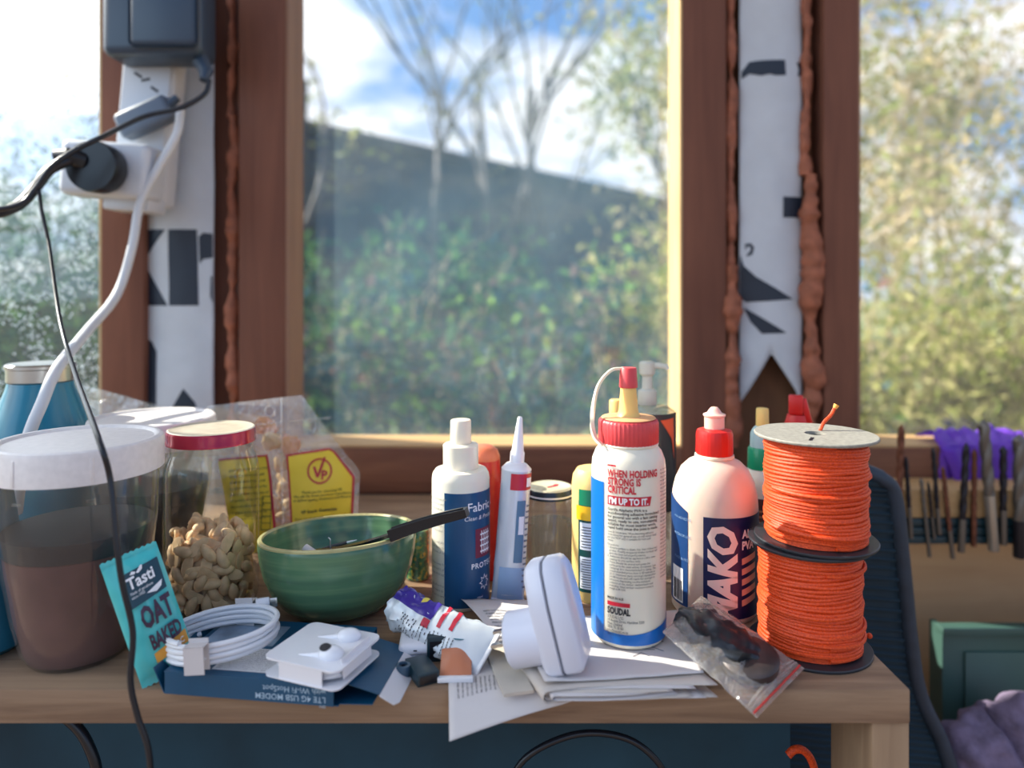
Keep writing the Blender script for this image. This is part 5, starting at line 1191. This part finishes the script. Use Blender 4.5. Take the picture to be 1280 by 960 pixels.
# ------------------------------------------------------------------ plugs and cables by the left post
M_adb = plain('dark_charger_plastic', (52, 68, 86), 0.35)
t = thing('wall_charger', 'big dark charger block plugged in at the top of the post', 'charger', px(200, 40, 0.885))
obj('charger_body', box(-0.058, 0.060, -0.030, 0.03, -0.038, 0.085, 0.013, 4), M_adb, t); obj('charger_lid', box(-0.020, 0.061, -0.038, -0.028, -0.030, 0.085, 0.008, 3), M_adb, t)
obj('cable_exit', tube([(0.052, -0.006, -0.036), (0.061, -0.010, -0.052), (0.0605, -0.016, -0.064)], [0.010, 0.0085, 0.005], 14), M_adb, t)
t = thing('power_strip', 'white power strip hanging on the wrapped post beneath the dark charger', 'power strip', px(190, 150, 0.925), (0, math.radians(5), 0))
M_ps = plain('white_power_strip', (206, 210, 216), 0.35)
obj('strip_body', box(-0.034, 0.034, -0.020, 0.014, -0.112, 0.085, 0.006, 3), M_ps, t); obj('front_plate', box(-0.030, 0.030, -0.0235, -0.0195, -0.105, 0.080, 0.002), M_ps, t)
for z, ddx in ((0.045, 0), (0.034, 0.012), (0.050, -0.010)): obj('socket_slot', xf(box(-0.0055, 0.0055, -0.0238, -0.0232, -0.0016, 0.0016), Matrix.Translation((ddx, 0, z)) @ Matrix.Rotation(0.5 if ddx else -0.3, 4, 'Y')), M_ink, t)
t = thing('flat_plug', 'flat dark plug pushed into the white power strip', 'plug', px(185, 143, 0.885), (0, math.radians(-24), 0))
obj('plug_body', box(-0.038, 0.030, -0.012, 0.012, -0.020, 0.014, 0.007, 3), plain('grey_blue_plug', (96, 108, 124), 0.4), t); obj('cord_grip', tube([(0.028, 0, 0), (0.042, 0, 0.004)], [0.007, 0.0045], 12), M_adb, t)
t = thing('double_adaptor', 'white double adaptor sticking out from the post towards the misted window', 'adaptor', px(142, 214, 0.865), (0, math.radians(4), 0))
obj('adaptor_body', box(-0.055, 0.050, -0.020, 0.030, -0.033, 0.033, 0.009, 3), M_ps, t); obj('adaptor_foot', box(-0.012, 0.045, 0.0, 0.045, -0.046, -0.028, 0.004), M_ps, t)
t = thing('round_plug', 'round black plug in the white double adaptor with a thick cable', 'plug', px(123, 210, 0.826))
obj('plug_face', xf(lathe([(0, -0.014), (0.024, -0.014), (0.0285, -0.010), (0.0295, 0.010), (0.028, 0.016), (0, 0.016)], 44), Matrix.Rotation(PI/2, 4, 'X')), M_blk, t)
obj('cable_neck', tube([(-0.010, -0.012, 0.006), (-0.022, -0.024, 0.010), (-0.034, -0.022, 0.010)], [0.010, 0.0095, 0.007], 14), M_blk, t)
def cable(name, label, pts, r, m, cat='cable', parts=None):
    return tag(obj(name, tube(spline(pts, 10), r, 10), m), label, cat)
cable('black_cable', 'thick glossy black cable arching from the round plug out of the picture', [px(88, 200, 0.803), px(62, 213, 0.79), px(42, 238, 0.78), px(20, 258, 0.77), px(-20, 268, 0.76), px(-120, 262, 0.75), px(-420, 230, 0.75), px(-800, 260, 0.75)], 0.0058, M_blkcable)
cable('black_cable', 'slim black cable looping from the charger across the post to the thick cable', [px(262, 100, 0.868), px(255, 118, 0.862), px(225, 135, 0.852), px(180, 146, 0.842), px(130, 170, 0.79), px(95, 187, 0.775), px(65, 208, 0.765), px(45, 235, 0.76), px(25, 255, 0.752), px(-20, 262, 0.745), px(-120, 256, 0.74), px(-420, 226, 0.74), px(-800, 256, 0.74)], 0.0030, M_blkcable)
cable('black_cable', 'thin black cable hanging down in front of the jars and over the shelf edge', [px(66, 205, 0.7715), px(50, 226, 0.7665), px(52, 262, 0.75), px(61, 305, 0.73), px(75, 400, 0.66), px(95, 470, 0.58), px(122, 545, 0.462), px(138, 600, 0.455), px(146, 680, 0.45), px(153, 730, 0.45), px(166, 790, 0.452), px(163, 850, 0.45), px(172, 895, 0.45), px(186, 940, 0.45), px(190, 1010, 0.45)], 0.0019, M_blkcable)
cable('white_cable', 'thick white cable curving from the power strip down behind the front jar', [px(226, 138, 0.872), px(220, 170, 0.865), px(195, 215, 0.855), px(175, 255, 0.85), px(165, 310, 0.84), px(146, 368, 0.82), px(108, 415, 0.74), px(72, 460, 0.66), px(52, 505, 0.63), px(36, 545, 0.62), px(25, 600, 0.62), px(20, 640, 0.63)], [0.0052]*111, M_grey)
cable('black_cable', 'black cable dangling under the shelf near its shaded end', [px(60, 880, 0.56), px(95, 908, 0.56), px(112, 935, 0.56), px(122, 970, 0.56), px(125, 1040, 0.56)], 0.004, M_blkcable)
cable('black_cable', 'black cable arching under the middle of the shelf', [px(630, 990, 0.57), px(660, 945, 0.57), px(720, 918, 0.57), px(780, 922, 0.57), px(820, 950, 0.57), px(840, 990, 0.57)], 0.0026, M_blkcable)
cable('orange_cord', 'orange cord end curling beneath the shelf beside its leg', [px(985, 944, 0.56), px(993, 937, 0.56), px(1004, 938, 0.56), px(1014, 950, 0.56), px(1022, 975, 0.56)], 0.003, M_cord, 'cord')
tag(obj('straw_stalk', tube(spline([px(203, 838, 0.487), px(213, 826, 0.497), px(228, 822, 0.50), px(236, 822, 0.50)], 5), 0.0006, 5), M_paper2), 'dry straw stalk on the shelf beside the teal snack packet', 'stalk')

# ------------------------------------------------------------------ the far end: drill bits, ledge, purple film, ribbed panel, crate
M_rib = plain('dark_ribbed_fabric', (14, 44, 58), 0.7, var=0.2, vscale=20)
t = thing('ribbed_panel', 'dark ribbed fabric panel with a padded edge behind the orange spools', 'fabric panel')
rp = [(1100, 596), (1118, 618), (1128, 700), (1138, 800), (1150, 868), (1178, 930), (1200, 1000)]
re2 = spline([px(a, b, 0.74) for a, b in rp], 8)
def ribf(u, v):
    p = re2[int(round(v*(len(re2)-1)))]; x0 = 0.265; return Vector((x0+(p.x-x0)*u, 0.74+0.0012*math.sin(p.z*900)+0.03*(1-u), p.z))
obj('ribbed_cloth', grid(6, len(re2)-1, ribf), M_rib, t, solid=0.004)
for k in range(2, len(re2)-1): obj('rib', tube([ribf(0.02, k/(len(re2)-1))+Vector((0, -0.002, 0)), ribf(0.95, k/(len(re2)-1))+Vector((0, -0.002, 0))], 0.0022, 6), M_rib, t)
obj('padded_edge', tube([px(1060, 592, 0.75), px(1082, 588, 0.745)]+re2, 0.0075, 12), plain('dark_piping', (40, 52, 66), 0.55, var=0.2, vscale=60), t)
tag(obj('timber_ledge', box(X_(1120, 0.90), 1.2, 0.885, Y0-0.001, -0.0125, 0.0215, 0.001), M_palex), 'pale timber ledge behind the drill bits under the end window', 'ledge')
t = thing('magnetic_bar', 'dark grooved magnetic bar carrying the drill bits', 'tool rack', (0, 0, 0))
xb0 = X_(1122, 0.89)
for k in range(3): obj('bar_rail', box(xb0, 1.15, 0.884, 0.9, -0.0445+0.0108*k, -0.0352+0.0108*k, 0.001), plain('dark_teal_bar', (14, 52, 62), 0.4) if k == 0 else MATS['dark_teal_bar'], t)
obj('bar_back', box(xb0, 1.15, 0.9, Y0-0.0005, -0.045, -0.0135), MATS['dark_teal_bar'], t)
MB_ = [plain('rusty_steel', (112, 66, 46), 0.6, metal=0.4, var=0.4, vscale=120), plain('dark_bit_steel', (44, 42, 48), 0.4, metal=0.6), plain('bright_bit_steel', (168, 164, 158), 0.35, metal=0.8), plain('grey_bit_steel', (112, 106, 100), 0.45, metal=0.7)]
def bit(a, b, w, fl, sh, frac, label):
    Yb = 0.8835-w/F*0.88/2-0.0008; P, Q = px(a[0], a[1], Yb), px(b[0], b[1], Yb); r = w/F*0.88/2; Lb = (P-Q).length
    t = thing('drill_bit', label, 'drill bit', Q, group='drill bits on the magnetic bar')
    d = (P-Q).normalized(); t.rotation_mode = 'QUATERNION'; t.rotation_quaternion = Vector((0, 0, 1)).rotation_difference(d)
    obj('shank', lathe([(0, 0), (r*0.85, 0.0), (r*0.92, 0.001), (r*0.92, Lb*frac), (0, Lb*frac)], 14), MB_[sh], t)
    n, sg = 46, 12; V = []; z0 = Lb*frac; tw = 2*PI*(Lb*(1-frac))/(r*9)
    for i in range(n+1):
        k = i/n; th = tw*k; tp_ = 1 if k < 0.93 else max(0.05, (1-k)/0.07)
        for j in range(sg):
            al = 2*PI*j/sg; rad = r*tp_*(0.62+0.38*abs(math.cos(al))**0.6)
            V.append(Vector((rad*math.cos(al+th), rad*math.sin(al+th), z0+(Lb-z0)*k)))
    obj('fluted_twist', (V, [[i*sg+j, i*sg+(j+1) % sg, (i+1)*sg+(j+1) % sg, (i+1)*sg+j] for i in range(n) for j in range(sg)]+[[n*sg+j for j in range(sg)]]), MB_[fl], t, smooth=60)
for a_ in [((1127, 530), (1122, 660), 9, 0, 0, .25, 'tall reddish drill bit nearest the ribbed panel'), ((1132, 570), (1139, 673), 6, 1, 3, .38, 'slim dark drill bit, second from the ribbed panel'),
    ((1151, 597), (1162, 696), 5, 3, 3, .5, 'thin grey slanting drill bit, third from the ribbed panel'), ((1160, 602), (1168, 674), 4, 1, 3, .4, 'thinnest short drill bit in the row'), ((1166, 558), (1174, 668), 6, 1, 3, .3, 'dark drill bit in front of the purple film edge'),
    ((1178, 582), (1191, 698), 6, 0, 3, .3, 'thin rusty slanting drill bit before the purple film'), ((1208, 553), (1201, 690), 9, 1, 3, .3, 'thick dark brown drill bit leaning towards the window centre'), ((1218, 560), (1217, 683), 7, 0, 0, .3, 'medium rusty drill bit beside the thick dark one'),
    ((1229, 524), (1242, 688), 14, 3, 2, .42, 'tallest thick drill bit with a smooth grey shank'), ((1254, 557), (1254, 681), 9, 1, 3, .35, 'black drill bit with bright flute edges'), ((1274, 542), (1274, 697), 15, 3, 1, .3, 'thick drill bit at the picture edge')]: bit(*a_)
M_film2 = plain('purple_film', (150, 96, 226), 0.25, trans=0.55, bmp=0.3, bscale=60)
t = thing('purple_wrapper', 'crumpled purple plastic wrapper on the end window sill behind the drill bits', 'wrapper')
def pf(u, v):
    x = X_(1168, 0.95)+(0.125)*u
    if v < 0.5: y, z = 0.940-0.002*math.sin(u*30), 0.006+0.060*(v/0.5)*(1-0.0)+0.004*fbm((u*6, v*3, 2))
    else: y, z = 0.942+0.055*((v-0.5)/0.5), 0.066+0.012*math.sin(PI*(v-0.5)/0.5)*(1+fbm((u*8, v*4, 1)))
    return Vector((x+0.006*fbm((u*4, v*4, 5)), y-0.003*abs(fbm((u*14, v*8, 3))), max(z, 0.003)))
obj('wrapper_sheet', grid(40, 30, pf), M_film2, t, solid=0.0005)
obj('wrapper_fold', grid(12, 16, lambda u, v: Vector((X_(1180, 0.93)+0.022*u+0.02*v, 0.9335-0.004*math.sin(PI*u), 0.062-0.052*v))), M_film2, t, solid=0.0005)
M_crate = plain('grey_green_plastic', (62, 92, 84), 0.45, var=0.1, vscale=12)
t = thing('plastic_crate', 'grey-green plastic crate below the drill bits against the plywood', 'crate')
cx0 = X_(1178, 0.84); zt = px(0, 782, 0.84).z
obj('crate_front', box(cx0, cx0+0.42, 0.84, 0.846, -0.50, zt-0.004), M_crate, t); obj('crate_rim', box(cx0-0.003, cx0+0.423, 0.834, 0.850, zt-0.010, zt, 0.002), M_crate, t)
obj('crate_side', box(cx0, cx0+0.006, 0.846, 0.866, -0.50, zt-0.004), M_crate, t); obj('crate_base', box(cx0, cx0+0.42, 0.846, 0.866, -0.50, -0.49), M_crate, t)
obj('crate_panel', box(cx0+0.025, cx0+0.39, 0.837, 0.840, -0.47, zt-0.03, 0.001), M_crate, t)
t = thing('fluffy_cloth', 'bunched purple-grey fleecy cloth in front of the grey-green crate', 'cloth')
M_flf = plain('purple_grey_fleece', (112, 100, 124), 0.95, var=0.35, vscale=60, bmp=1.0, bscale=260)
for k, (x, y, r) in enumerate([(1235, 960, 0.055), (1290, 950, 0.06), (1215, 1010, 0.055), (1270, 1020, 0.07)]):
    c = px(x, y, 0.775); obj('cloth_fold', displace(move(ico(r, 5, (1, 0.7, 1.1)), *c), 0.016, 26, k*3.1), M_flf, t)
